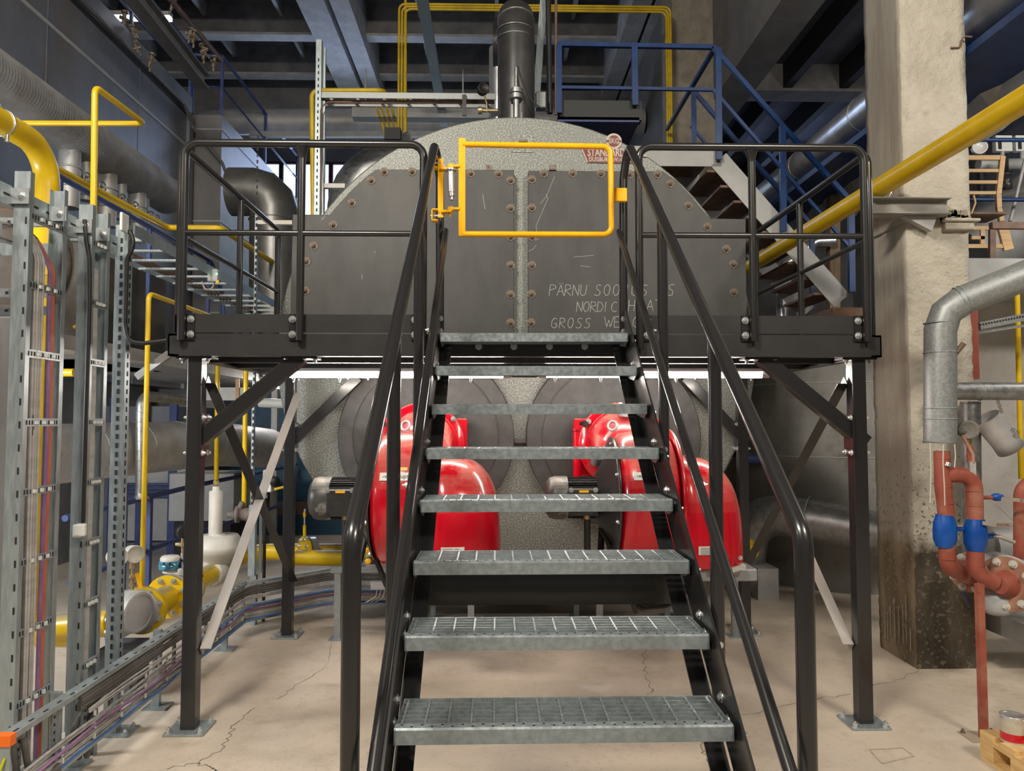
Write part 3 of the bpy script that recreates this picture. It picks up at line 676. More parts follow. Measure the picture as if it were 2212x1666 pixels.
# ---------------------------------------------------------------- burners
BUR = mat('grey_burner_hood_cap', (.25, .26, .26), rough=.35)
MOT = mat('black_motor_casting', (.022, .022, .024), (.03, .03, .03), 20, rough=.34)
MOTC = mat('dusty_motor_cowl', (.035, .035, .037), (.06, .058, .055), 9, rough=.4, c3=(.5, .47, .42), scale3=3.0, lo3=.56, hi3=.66)
dusty(MOTC, (.42, .39, .34), .8, .45, .85)
def make_burner():
    r = thing('burner', 'x', 'burner', (0, 0, 0), 'gas burners')
    B = lambda nm, mb, m, par=r, **k: mb.build(nm, m, par, **k)
    b = MB().b2((-.355, -.26, -.30), (.345, -.10, .155)); B('mounting_plate', b, RED, bevel=.012)
    b = MB().cyl((-.335, -.28, -.1), (-.335, -.28, .05), .032, n=14); b.cyl((-.335, -.28, .06), (-.335, -.28, .075), .037, n=14); b.cyl((-.335, -.28, -.3), (-.335, -.28, -.13), .032, n=14); B('hinge', b, RED)
    b = MB().lathe((.0, -.26, -.05), (0, -1, 0), [(.33, 0), (.33, .05), (.32, .06), (.275, .065), (.272, .12)], 48); B('ring_flange', b, RED)
    # hood bending from the boiler axis down into the fan housing
    rs = []
    for i in range(11):
        t = i / 10 * PI / 2; cz, cyy = -.05 - .30 * (1 - math.cos(t)) , -.36 - .34 * math.sin(t) 
        aW = .262 - .06 * (i / 10); aH = .262 + .05 * (i / 10)
        c = V((.0 + .0 * i, cyy - .12 * math.sin(t), cz)); u = V((0, math.sin(t), math.cos(t))) 
        ring = []
        for j in range(32):
            an = 2 * PI * j / 32; ca, sa = math.cos(an), math.sin(an); pw = 1 - .35 * i / 10
            ring.append(c + V((1, 0, 0)) * aW * math.copysign(abs(ca) ** pw, ca) + u * aH * math.copysign(abs(sa) ** pw, sa))
        rs.append(ring)
    b = MB().rings(rs, caps=False); hd = B('hood', b, RED)
    b = MB().torus((-.10, -.56, .10), (-.5, -1, .3), .035, .011, 20, 8); b.m = 1; b.lathe((-.10, -.555, .10), (-.5, -1, .3), [(.03, 0), (.001, .002)], 16); B('sight_glass', b, [BUR, REDD], hd)
    b = MB().lathe((.02, -.48, .18), (0, -.25, 1), [(.06, 0), (.06, .05), (.045, .075), (.001, .085)], 20); B('hood_cap', b, BUR, hd)
    for x, z in ((-.25, .13), (.0, .26), (.24, .15)): bolt(r, (x, -.33, z), (0, -1, 0), .014, .02)
    b = MB().tube([(-.31, -.34, .115), (-.29, -.40, .115)], .016, 10); b.cyl((-.29, -.4, .115), (-.285, -.43, .11), .024, n=12); B('clamp_knob', b, RUBBER)
    # fan scroll, axis along X
    zc, ycn = -.37, -1.15
    prof = [(.02, -.205), (.30, -.205), (.385, -.19), (.425, -.15), (.437, -.08), (.44, 0), (.437, .08), (.425, .14), (.39, .165), (.02, .17)]
    b = MB().lathe((0, ycn, zc), (1, 0, 0), prof, 56); sc = B('fan_scroll', b, RED)
    b = MB().b2((-.17, ycn + .05, zc - .42), (.14, ycn + .5, zc + .3)); B('scroll_outlet', b, RED, bevel=.04)
    # intake silencer: superellipsoid quarter
    n_ = 3.2; ax, ay, az = .43, .46, .66; rs = []
    sp = lambda v, e: math.copysign(abs(v) ** e, v)
    for i in range(15):
        t = (i / 14) * PI / 2; cz_, sz_ = sp(math.cos(t), 2 / n_), sp(math.sin(t), 2 / n_); ring = []
        for j in range(33):
            a_ = -PI / 2 + PI * j / 32
            ring.append(V((.175 + ax * cz_ * sp(math.cos(a_), 2 / n_), ycn + ay * cz_ * sp(math.sin(a_), 2 / n_), zc - .38 + az * sz_)))
        rs.append(ring)
    b = MB().rings(rs, caps=True); it = B('air_intake', b, RED)
    B('intake_seam', MB().lathe((.176, ycn, zc + .0), (1, 0, 0), [(.40, -.008), (.452, -.008), (.452, .008), (.4, .008)], 48), RED)
    b = MB().b2((.21, ycn - .43, zc - .46), (.61, ycn + .4, zc - .385)); B('intake_base', b, BUR, bevel=.01)
    yl = ycn - .462
    b = MB().b2((.245, yl - .004, zc - .295), (.385, yl + .02, zc - .245)); lb = B('rating_label', b, WHITEP, it)
    b = MB()
    for k in range(5): b.box((.285 + .0 * k, yl - .005, zc - .254 - k * .009), (.06, .002, .0025)); b.box((.34, yl - .005, zc - .254 - k * .009), (.025, .002, .0025))
    b.build('label_print', CABD, lb)
    for x in (.34, .50):
        b = MB().cyl((x, yl + .01, zc - .36), (x, yl - .03, zc - .36), .02, n=12); b.bar((x, yl - .026, zc - .36), (x + .09 * (1 if x < .4 else -1), yl - .03, zc - .385), .03, .014, (0, 1, 0)); B('latch_handle', b, ZINC, it)
        bolt(it, (x, yl + .012, zc - .315), (0, -1, 0), .009, .01)
    # badge and warning label on the scroll
    fx = -.0; fy = ycn - .436
    rot = M.Rotation(-.42, 3, 'X') @ FRONT
    zc2 = zc + .17; y2 = ycn - .404
    b = MB().box((-.03, y2, zc2), (.2, .004, .05), M.Rotation(-.4, 3, 'X')); bd = B('makers_badge', b, WHITEP, sc)
    text('lettering', '-weishaupt-', .036, (-.03, y2 - .004, zc2 + .003), M.Rotation(-.4, 3, 'X') @ FRONT, CABD, bd, .0005, 1, 1)
    b = MB().box((-.0, ycn - .385, zc + .215), (.07, .004, .022), M.Rotation(-.5, 3, 'X')); B('warning_label', b, YEL, sc)
    # motor adaptor, motor
    b = MB().lathe((-.2, ycn, zc), (-1, 0, 0), [(.40, 0), (.40, .012), (.36, .02), (.30, .025), (.15, .11), (.01, .11)], 40); B('motor_adaptor', b, MOT)
    for k in range(8):
        an = 2 * PI * k / 8 + .3; bolt(r, (-.212, ycn + .375 * math.cos(an), zc + .375 * math.sin(an)), (-1, 0, 0), .012, .012)
    b = MB().cyl((-.27, ycn, zc), (-.52, ycn, zc), .118, n=32)
    for k in range(40):
        an = 2 * PI * k / 40; u = V((0, math.cos(an), math.sin(an)))
        b.bar(V((-.27, ycn, zc)) + u * .125, V((-.52, ycn, zc)) + u * .125, .0035, .022, u)
    mo = B('motor', b, MOT)
    b = MB().lathe((-.50, ycn, zc), (-1, 0, 0), [(.139, 0), (.142, .02), (.142, .08), (.132, .115), (.10, .138), (.05, .145), (.001, .146)], 36); B('fan_cowl', b, MOTC, mo)
    tb2 = MB().b2((-.50, ycn - .195, zc - .095), (-.32, ycn - .11, zc + .075)); tb3 = B('terminal_box', tb2, MOT, mo, bevel=.008)
    for x in (-.49, -.335):
        for z in (-.085, .068): bolt(tb3, (x, ycn - .195, zc + z), (0, -1, 0), .011, .008, MOT if z < 0 else ZINC)
    B('warning_label', MB().b2((-.44, ycn - .197, zc + .052), (-.38, ycn - .194, zc + .066)), YEL, tb3)
    b = MB().cyl((-.385, ycn - .15, zc - .095), (-.385, ycn - .15, zc - .12), .022, n=12); B('cable_gland', b, BRASS, tb3)
    b = MB().tube([(-.385, ycn - .15, zc - .11), (-.385, ycn - .15, zc - .40), (-.36, ycn - .15, zc - .44), (-.30, ycn - .12, zc - .40), (-.27, ycn, zc - .2)], .021, 12, .06, 6); B('motor_cable', b, RUBBER)
    b = MB().tube([(-.28, ycn - .05, zc - .2), (-.22, ycn - .1, zc - .32), (-.14, ycn - .1, zc - .52), (-.05, ycn, zc - .75)], .018, 10, .15); B('motor_cable', b, RUBBER)
    b = MB().b2((-.30, ycn + .15, zc + .19), (-.18, ycn + .35, zc + .26)); B('servo_drive', b, BUR, bevel=.02)
    b = MB().prism([(-.27, ycn - .05, zc - .14), (-.2, ycn - .05, zc - .14), (-.2, ycn - .05, zc - .38)], (0, .1, 0)); B('motor_foot', b, MOT)
    return r
br = make_burner()
br.location = (FX[0], YB - .115, fz.z)
br['label'] = 'glossy red gas burner beside the yellow gas pipe, front end hidden behind the stair handrail'
b2 = copy_tree(br); b2.location = (FX[1], YB - .115, fz.z)
b2['label'] = 'glossy red gas burner on the column side, hood and motor showing between stair treads'
# ---------------------------------------------------------------- left side: cable ladders
def pipe(name, label, cat, pts, r, m, bend=0, n=14, seg=6, group=None):
    return MB().tube(pts, r, n, bend, seg).build(name, m, None, label, cat, group)
XLd = -2.26
def urail(b, x, y, z0, z1, wdt, sgn, slots=True):
    # rail of a cable ladder: web facing the viewer, lips turned inwards (sgn = direction of the lips along Y)
    b.m = 0
    prof = [(0, 0), (-wdt, 0), (-wdt, sgn * .03), (-wdt + .003, sgn * .03), (-wdt + .003, sgn * .003), (-.003, sgn * .003), (-.003, sgn * .03), (0, sgn * .03)]
    A = [V((x + a, y + c, z0)) for a, c in prof]; B = [V((x + a, y + c, z1)) for a, c in prof]; n = len(prof)
    b.add(A + B, [tuple(range(n)), tuple(range(n, 2 * n))] + [(k, (k + 1) % n, n + (k + 1) % n, n + k) for k in range(n)])
    if slots:
        b.m = 1; z = z0 + .1
        while z < z1 - .05:
            b.box((x - .014, y - .0006, z), (.008, .002, .03)); z += .1
        b.m = 0
def rung(par, x, y0, y1, z):
    b = MB().b2((x - .045, y0, z - .018), (x - .03, y1, z + .018)); b.m = 1
    k = y0 + .02
    while k < y1 - .02:
        b.box((x - .0295, k, z), (.002, .008, .02)); k += .02
    r = b.build('rung', [GALV, DARK], par)
    c = MB()
    for k in range(3): c.b2((x - .03, y0 + (y1 - y0) * (.3 + .2 * k) - .008, z - .008), (x - .02, y0 + (y1 - y0) * (.3 + .2 * k) + .008, z + .008))
    c.build('cable_clip', WHITEP, r)
ZTL = 2.82
for nm, ya, yb, lab in (('a', 3.23 - 4.12, 3.515 - 4.12, 'wide vertical galvanised cable ladder with grey, purple and orange cables, nearest the left frame edge'),
                        ('b', 3.73 - 4.12, 3.905 - 4.12, 'narrow vertical galvanised cable ladder carrying the small white wall switch')):
    cl = thing('cable_ladder', lab, 'cable ladder', (XLd, (ya + yb) / 2, 0), 'vertical cable ladders')
    for y, s in ((ya, 1), (yb, -1)):
        b = MB(); urail(b, XLd, y, 0, ZTL if nm == 'b' or s > 0 else ZTL, .07, s); b.build('rail', [GALV, DARK], cl)
    z = 1.71 - .305 * 5
    while z < 2.7: rung(cl, XLd + .03, ya + .004, yb - .004, z); z += .305
    b = MB().b2((XLd - .06, ya - .02, -.0), (XLd + .02, ya + .1, .012)); b.build('foot_plate', GALV, cl)
up = thing('strut_upright', 'perforated galvanised strut upright with glossy edges beside the black platform leg', 'strut', (-2.28, .03, 0))
b = MB().b2((-2.345, .0, .012), (-2.275, .055, 2.82)); b.m = 1
for k in range(54): b.box((-2.31, -.001, .08 + k * .05), (.012, .003, .028)); b.box((-2.2745, .028, .08 + k * .05), (.003, .012, .028))
b.build('channel', [GALV, DARK], up); MB().b2((-2.38, -.03, 0), (-2.2, .12, .012)).build('foot_plate', GALV, up)
for y in (0, .09): bolt(up, (-2.225, y, .012), (0, 0, 1), .012, .014)
# head strut and the tray that the cables leave by
hs = thing('head_strut', 'galvanised slotted channel running along the tops of the cable ladders', 'strut', (-2.33, -.7, 2.7))
b = MB().b2((-2.375, -1.7, 2.66), (-2.335, .05, 2.75)); b.m = 1
for k in range(17): b.b2((-2.334, -1.65 + k * .1, 2.70), (-2.333, -1.61 + k * .1, 2.71))
b.build('channel', [GALV, DARK], hs)
for y in (-.9, -.62, -.4, -.23): 
    k = MB().b2((-2.335, y - .0, 2.67), (-2.255, y - .006, 2.74)).build('angle_bracket', ZINC, hs); bolt(k, (-2.29, y - .006, 2.705), (0, -1, 0), .013, .01)
tr = thing('cable_tray', 'galvanised cable tray entering at the frame edge with loose cables on it', 'cable tray', (-2.7, -.75, 2.55))
b = MB().b2((-3.4, -.95, 2.52), (-2.34, -.945, 2.58)); b.b2((-3.4, -.55, 2.52), (-2.34, -.545, 2.58))
for k in range(5): b.b2((-3.3 + k * .22, -.95, 2.52), (-3.27 + k * .22, -.55, 2.53))
b.build('tray', GALV, tr)
# cables down the wide ladder
def cable(label, pts, r, m, group, name='cable', bend=.12):
    return pipe(name, label, 'cable', pts, r, m, bend, 8, 5, group)
ya = 3.23 - 4.12
for k in range(6):
    y = ya + .05 + k * .013; jx = .004 * (k % 3)
    cable('grey cable in the bundle clipped down the wide cable ladder', [(-3.2, y - .01, 2.60), (-2.34 + jx, y, 2.60), (-2.272 + jx, y, 2.45), (-2.268, y + random.uniform(-.01, .01), 1.7), (-2.268 + jx, y, .9), (-2.27, y + .01, .22)], .008, CABG if k % 3 else CABD, 'grey cables on the wide ladder')
for k, (m, lab) in enumerate(((CABP, 'purple cable clipped down the wide cable ladder'), (CABP, 'purple cable clipped down the wide cable ladder'), (CABO, 'orange cable clipped down the wide cable ladder'), (CABO, 'orange cable clipped down the wide cable ladder'))):
    y = ya + .172 + k * .011
    cable(lab, [(-3.2, y - .1, 2.61), (-2.36, y - .03, 2.61), (-2.27, y, 2.42), (-2.267, y + .006, 1.6), (-2.266, y - .008, .9), (-2.27, y, .2)], .0068, m, 'purple cables on the wide ladder' if k < 2 else 'orange cables on the wide ladder')
for k in range(4):
    y = 3.73 - 4.12 + .035 + k * .013
    cable('thin lilac grey cable clipped down the narrow cable ladder', [(-2.27, y, 2.5), (-2.268, y + .004, 1.5), (-2.268, y - .004, .5), (-2.27, y, .25)], .006, CABG, 'thin cables on the narrow ladder')
cable('black cable running down the narrow ladder rail to the white wall switch', [at(183, 475, Y=-.41), at(186, 520, Y=-.41), at(193, 560, Y=-.41), at(193, 650, Y=-.41), at(189, 800, Y=-.41), at(184, 950, Y=-.41), at(179, 1130, Y=-.41)], .011, RUBBER, None)
cable('black cable looping from the junction box down to the platform beam', [at(281, 500, Y=-.04), at(289, 520, Y=-.04), at(283, 545, Y=-.04), at(274, 560, Y=-.04), at(272, 640, Y=-.04), at(270, 700, Y=-.04), at(277, 738, Y=-.04), at(310, 742, Y=-.03), at(362, 735, Y=-.02)], .012, RUBBER, None, bend=.1)
sw = thing('wall_switch', 'square white wall switch at the lower end of the black cable', 'switch', at(172, 1160, Y=-.43))
q0, q1 = at(155, 1162, Y=-.46), at(189, 1130, Y=-.40); MB().b2(q0, q1).build('body', WHITEP, sw, bevel=.008)
MB().b2(at(159, 1158, Y=-.466), at(184, 1134, Y=-.46)).build('rocker', WHITEP, sw, bevel=.004)
jb = thing('junction_box', 'small white junction box at the top of the perforated strut upright', 'box', at(268, 498, Y=-.05))
MB().b2(at(257, 498, Y=-.06), at(280, 466, Y=.02)).build('body', WHITEP, jb, bevel=.006)
MB().cyl(at(281, 497, Y=-.04), at(281, 506, Y=-.04), .012, n=10).build('cable_gland', RUBBER, jb)
cbx = thing('control_cabinet', 'pale grey sheet metal cabinet at the left frame edge behind the wide cable ladder', 'cabinet', (-2.8, -.5, 0))
b = MB().b2((-3.1, -.72, 0), (-2.435, -.67, 2.2)); b.build('body', GREYD, cbx, bevel=.01)
for k in range(3): MB().b2((-2.52 - k * .09, -.735, .1), (-2.49 - k * .09, -.72, 2.15)).build('door_fold', GREYD, cbx)
for z, x0 in ((2.27, -3.2), (2.36, -3.2), (2.72, -3.2)):
    b = MB().b2((x0, -.42, z - .022), (-2.4, -.40, z + .022)); b.m = 1
    for k in range(9): b.box((x0 + .06 + k * .08, -.421, z), (.014, .003, .014))
    b.build('cross_strut', [GALVD, DARK], None, {2.27: 'lower perforated strut fixed just above the pale grey cabinet', 2.36: 'upper perforated strut fixed just above the pale grey cabinet', 2.72: 'perforated strut crossing behind the ladder heads'}[z], 'strut', 'cross struts')

# floor tray on edge
ft = thing('floor_cable_tray', 'galvanised cable ladder set on edge along the floor with an orange end cap', 'cable tray', (-2.2, .3, 0))
XT, Y0t, Y1t, YC = -2.19, -1.06, 1.75, 2.3
pathT = [V((XT, Y0t, 0)), V((XT, Y1t, 0)), V((XT + .55, YC, 0)), V((1.6, YC, 0))]
for z, nm, s in ((.445, 'upper_rail', -1), (.135, 'lower_rail', 1)):
    b = MB()
    for i in range(3): b.chan(pathT[i] + V((0, 0, z)), pathT[i + 1] + V((0, 0, z)), .06, .022, .002, UPZ, s)
    b.m = 1
    if s < 0:
        for k in range(28): b.box((XT + .012, Y0t + .06 + k * .1, z + .001), (.008, .03, .002))
    b.build(nm, [GALV, DARK], ft)
for k in range(12):
    y = Y0t + .12 + k * .25
    b = MB().bar((XT - .02, y, .14), (XT - .02, y, .44), .03, .012, (1, 0, 0)); b.m = 1
    for j in range(8): b.box((XT - .0135, y, .17 + j * .034), (.002, .01, .012))
    b.build('rung', [GALVD, DARK], ft)
for k in range(9):
    x = XT + .7 + k * .38
    b = MB().bar((x, YC + .02, .14), (x, YC + .02, .44), .03, .012, (0, 1, 0)); b.m = 1
    for j in range(8): b.box((x, YC + .0135, .17 + j * .034), (.01, .002, .012))
    b.build('rung', [GALVD, DARK], ft)
MB().b2((XT - .035, Y0t - .012, .405), (XT + .035, Y0t + .03, .452)).build('end_cap', ORANGE, ft, bevel=.004)
MB().b2((XT - .03, Y0t - .004, .135), (XT + .03, Y0t + .0, .42)).build('end_plate', GALV, ft)
MB().tube([(XT + .012, Y0t - .006, .36), (XT + .0, Y0t - .02, .31), (XT + .012, Y0t - .02, .25), (XT + .018, Y0t - .012, .22)], .006, 8, .03).build('earth_wire', mat('green_yellow_wire', rgb(190, 190, 40), rough=.5), ft)
for x, y in ((XT - .05, -.62), (XT - .05, .4), (XT - .05, 1.5), (-.75, YC + .06), (.5, YC + .06), (1.3, YC + .06)):
    MB().bar((x, y, .01), (x, y, .46), .045, .03, (0, 1, 0)).build('support_post', GALV, ft)
    MB().b2((x - .06, y - .06, 0), (x + .08, y + .06, .01)).build('foot_plate', GALV, ft)
def tray_run(z, dx, m, r, label, group, sag=.012, end=1.0, start=-1.0):
    pts = []; y = start
    rnd = random.Random(int(z * 1000) + int(dx * 1e4))
    while y < Y1t: pts.append((XT + .02 + dx + rnd.uniform(-.006, .006), y, z + rnd.uniform(-sag, sag))); y += .3
    pts += [(XT + .04 + dx, Y1t + .0, z), (XT + .56, YC - .02 - dx, z)]
    x = XT + .9
    while x < end: pts.append((x, YC - .03 - dx + rnd.uniform(-.006, .006), z + rnd.uniform(-sag, sag))); x += .35
    return cable(label, pts, r, m, group, bend=.2)
for k in range(9): tray_run(.17 + k * .013, .004 + .004 * (k % 3), CABG, .007, 'light grey cable tied in the lower half of the floor tray', 'light grey cables in the floor tray', end=.6)
tray_run(.235, .024, CABP, .007, 'purple cable tied among the grey cables of the floor tray', None, end=.4)
tray_run(.16, .018, CABB, .006, 'blue cable tied along the bottom of the floor tray', None, end=.2, start=-.9)
tray_run(.265, .026, CABB, .006, 'second thin blue cable tied above the others in the floor tray', None, end=.2, start=.6)
for k in range(4): tray_run(.355 + k * .017, .0, CABD, .011, 'dark grey cable tied along the top of the floor tray', 'dark cables in the floor tray', .006, end=.9, start=-.55)
for k in range(3): tray_run(.318 + k * .009, .016, CABG, .0055, 'thin white cable tied below the dark cables of the floor tray', 'thin white cables in the floor tray', .008, end=.5, start=-.5)
b = MB()
for k in range(11):
    y = Y0t + .35 + k * .26
    for z in (.19, .24, .30): b.b2((XT + .035, y - .006, z - .012), (XT + .043, y + .006, z + .012))
b.build('cable_tie', WHITEP, ft)
def hose(b, pts, r):
    ps = b.path(pts, .12, 8); P = []
    for i in range(len(ps) - 1):
        n = max(1, int((ps[i + 1] - ps[i]).length / .006))
        for k in range(n): P.append(ps[i].lerp(ps[i + 1], k / n))
    P.append(ps[-1]); rs = []; a = V((1, 0, .3))
    for i, p in enumerate(P):
        t = (P[min(i + 1, len(P) - 1)] - P[max(i - 1, 0)]).normalized(); a = (a - t * a.dot(t)).normalized(); c = t.cross(a)
        rs.append(b.circ(p, a, c, r * (1 if i % 2 else .86), 10))
    b.rings(rs); return b
for k in range(3):
    hose(MB(), [(XT - .09 + .03 * k, -.42 + .02 * k, .06), (XT - .08 + .03 * k, -.43, .2), (XT - .02, -.38 + .04 * k, .34), (XT + .01, -.2 + .05 * k, .37 + .01 * k)], .016).build('conduit_hose', CABD, None, 'dark corrugated conduit hose curving up into the floor tray', 'hose', 'hoses rising into the floor tray')
for k in range(3):
    hose(MB(), [(XT - .06 + .03 * k, -.99 + .03 * k, .42 - .02 * k), (XT - .04 + .03 * k, -.97 + .03 * k, .2), (XT + .0, -.9, .12 + .015 * k), (XT + .05, -.75, .15 + .02 * k)], .014).build('conduit_hose', CABD, None, 'dark corrugated conduit hose bunched inside the orange capped tray end', 'hose', 'hoses in the tray end')

# ---------------------------------------------------------------- gas line
gl = thing('gas_line', 'yellow flanged gas line with bolted flanges running behind the left platform leg', 'pipe', (-2.5, 1.5, 0))
GX, GZ = -2.53, .47
def fl_(par, y, r, t, m, x=GX, z=GZ, ax=(0, 1, 0), nb=8, br=.8, bm=ZINC, nm='flange'):
    c = V((x, y, z)) if not isinstance(x, V) else x
    f = MB().lathe(c, ax, [(.03, 0), (r, 0), (r, t), (.03, t)], 36, sharp=True).build(nm, m, par)
    A = V(ax).normalized(); u = A.orthogonal().normalized(); w2 = A.cross(u)
    for k in range(nb):
        an = 2 * PI * (k + .5) / nb; bolt(f, c + (u * math.cos(an) + w2 * math.sin(an)) * r * br, -A, .014, .016, bm)
    return f
fl_(gl, .80, .155, .03, YELP); fl_(gl, 1.17, .15, .03, YELP, nb=8); fl_(gl, 1.45, .15, .03, YELP); fl_(gl, 2.05, .12, .03, YELP)
MB().cyl((GX, .82, GZ), (GX, 1.18, GZ), .085, n=24).build('spool', YELP, gl)
MB().tube([(GX, 1.46, GZ), (GX, 2.95, GZ), (-1.35, 2.95, GZ)], .078, 22, .2, 8).build('pipe', YELP, gl)
b = MB().tube([at(640, 1205, Y=2.55), at(770, 1206, Y=2.55)], .07, 20); b.build('branch_pipe', YELP, gl)
c = at(655, 1190, Y=2.66); fl_(gl, 0, .13, .03, YELP, x=c, ax=(.8, .6, 0)); MB().lathe(c + V((.05, .02, 0)), (.8, .6, 0), [(.12, 0), (.12, .05)], 28).build('steel_ring', ZINC, gl)
fl_(gl, 0, .115, .03, YELP, x=at(240, 1345, Y=.40), ax=(1, .35, 0))
MB().tube([at(92, 1362, Y=.42), at(238, 1345, Y=.42)], .08, 20).build('feed_pipe', YELP, gl)
fil = thing('gas_filter', 'silver grey cast gas filter with a round blank cover beside the yellow flanges', 'filter', (GX - .05, .55, 0))
cq = at(318, 1322, Y=.50)
MB().lathe((GX - .02, .80, GZ), (0, -1, 0), [(.14, 0), (.14, .03), (.105, .04), (.105, .3), (.02, .3)], 32).build('body', ALUD, fil)
MB().lathe(cq + V((-.16, .03, 0)), (1, -.35, 0), [(.02, 0), (.128, 0), (.128, .10), (.12, .125), (.105, .128), (.103, .122), (.01, .122)], 40, sharp=True).build('blank_cover', ALUD, fil)
MB().b2((GX - .12, .5, 0), (GX + .08, .75, .31)).build('pedestal', mat('slate_painted_steel', (.10, .11, .13), rough=.5), fil)
me = thing('gas_meter', 'light grey turbine gas meter with a blue glazed register on the yellow line', 'meter', (GX, 1.3, .4))
MB().lathe((GX, 1.2, GZ), (0, 1, 0), [(.15, 0), (.15, .03), (.11, .05), (.11, .2), (.15, .22), (.15, .25)], 32).build('body', CREAM, me)
for k in range(8):
    an = 2 * PI * k / 8; bolt(me, (GX + .125 * math.cos(an), 1.23, GZ + .125 * math.sin(an)), (0, 1, 0), .014, .03)
q = V((GX - .03, 1.28, GZ + .15)); MB().cyl(q, q + V((0, 0, .03)), .05, n=18).build('neck', CREAM, me)
MB().lathe(q + V((0, 0, .03)), (0, 0, 1), [(.078, 0), (.078, .055), (.02, .056)], 24).build('register_window', mat('register_glass', rgb(70, 130, 150), rgb(20, 40, 60), 25, rough=.15, vor=True), me)
MB().lathe(q + V((0, 0, .086)), (0, 0, 1), [(.068, 0), (.068, .02), (.055, .035), (.01, .036)], 20).build('lid', CREAM, me)
cable('black signal cable from the meter register down behind the platform leg', [q + V((.06, 0, .1)), q + V((.1, .02, .07)), q + V((.2, .1, -.05))], .006, RUBBER, None)
rg = thing('gas_regulator', 'off white gas pressure regulator with a tall spring housing beside the pale cross brace', 'regulator', (GX, 2.2, .4))
y = 1.95
b = MB().lathe((GX, y, GZ), (0, 1, 0), [(.1, 0), (.12, .04), (.12, .2), (.1, .24)], 24); b.build('valve_body', CREAM, rg)
b = MB().lathe((GX + .03, y + .1, GZ + .1), (0, 0, 1), [(.08, -.05), (.17, .05), (.2, .09), (.2, .12), (.17, .17), (.15, .2), (.05, .2), (.05, .21)], 32); b.build('diaphragm_case', CREAM, rg)
b = MB().lathe((GX, y + .1, GZ + .3), (0, 0, 1), [(.055, 0), (.055, .36), (.03, .37), (.03, .4)], 20); b.build('spring_housing', CREAM, rg)
MB().torus((GX, y + .1, GZ + .73), (1, -1, 0), .022, .006, 16, 6).build('lifting_eye', ALUG, rg)
for k in range(10):
    an = 2 * PI * k / 10; bolt(rg, (GX + .03 + .185 * math.cos(an), y + .1 + .185 * math.sin(an), GZ + .22), (0, 0, 1), .01, .01)
for (px, py, dep, lab) in ((255, 1205, 4.6, 'white faced gas pressure gauge half hidden behind the perforated upright'), (291, 1198, 4.72, 'white faced gas pressure gauge with the yellow tag beside the perforated upright')):
    g = thing('gas_gauge', lab, 'gauge', at(px, 1300, Y=dep - 4.12), 'white gas gauges')
    c = at(px, py, Y=dep - 4.12)
    MB().lathe(c + V((-.05, .05, 0)), (.75, -.66, 0), [(.01, 0), (.05, 0), (.052, .06), (.056, .065), (.056, .075), (.05, .076), (.048, .07), (.005, .07)], 28).build('case', CREAM, g)
    q = c + V((-.02, .02, -.05)); b = MB().cyl(q, q + V((0, 0, -.04)), .02, n=8); b.cyl(q, q + V((0, 0, -.22)), .01, n=10); b.cyl(q + V((0, 0, -.08)), q + V((0, 0, -.1)), .024, n=6); b.cyl(q + V((0, 0, -.13)), q + V((0, 0, -.15)), .022, n=6); b.build('stem', BRASS, g)
    if px > 280:
        MB().sect(at(295, 1238, Y=.55), at(304, 1271, Y=.55), [(-.013, 0), (.013, 0), (.013, .001), (-.013, .001)], (0, 1, 0)).build('tag', YEL, g)
g = thing('manometer', 'black cased manometer on a thin grey pipe left of the platform leg', 'gauge', at(394, 1190, Y=1.3))
c = at(394, 1149, Y=1.3); MB().lathe(c + V((-.02, .03, 0)), (.7, -.7, 0), [(.01, 0), (.045, 0), (.047, .05), (.04, .053), (.005, .05)], 24).build('case', RUBBER, g)
b = MB().cyl(c + V((0, 0, -.04)), at(394, 1195, Y=1.3), .009, n=8); b.cyl(at(394, 1172, Y=1.3), at(394, 1180, Y=1.3), .022, n=8); b.cyl(at(380, 1176, Y=1.3), at(394, 1176, Y=1.3), .014, n=8); b.build('valve', BRASS, g)
MB().tube([at(393, 1195, Y=1.3), at(393, 1228, Y=1.3), at(410, 1236, Y=1.3)], .009, 8, .05).build('pipe', GREYP, g)

# yellow pipes on the left
b = MB().tube([(-3.03, -2.6, 3.42), (-3.03, .48, 3.42), (-3.03, .48, 2.62)], .072, 24, .22, 10)
gp = thing('gas_riser', 'thick yellow gas riser with a long elbow behind the wide cable ladder', 'pipe', (-3.03, .48, 0)); b.build('elbow', YELP, gp)
b = MB().cyl((-3.03, .48, 2.64), (-3.03, .48, 2.5), .072, .036, 22); b.cyl((-3.03, .48, 2.52), (-3.03, .48, .5), .036, n=18); b.lathe((-3.03, .48, 1.2), (0, 0, 1), [(.036, 0), (.05, .1), (.05, .25), (.036, .35)], 18); b.build('downpipe', YELP, gp)
MB().tube([(-3.03, .48, .55), (-3.03, .46, .42), (-2.7, .44, .42)], .075, 18, .12, 6).build('foot_bend', YELP, gp)
q = V((-3.03, .05, 3.42)); c = MB().torus(q, (0, 1, 0), .075, .008, 24, 6); c.cyl(q + V((-.02, 0, .07)), q + V((-.02, 0, .11)), .012, n=6); c.cyl(q + V((.03, 0, -.07)), q + V((.03, 0, -.11)), .012, n=6); c.build('pipe_clamp', ZINC, gp)
d = 4.37 - 4.12
pipe('gas_vent', 'slim yellow pipe rising above the ladder heads and bent into a loop', 'pipe', [at(201, 560, Y=d), at(205, 187, Y=d), at(312, 267, X=at(205, 187, Y=d).x), at(40, 266, Y=at(312, 267, X=at(205, 187, Y=d).x).y)], .0185, YELP, .05, 14)
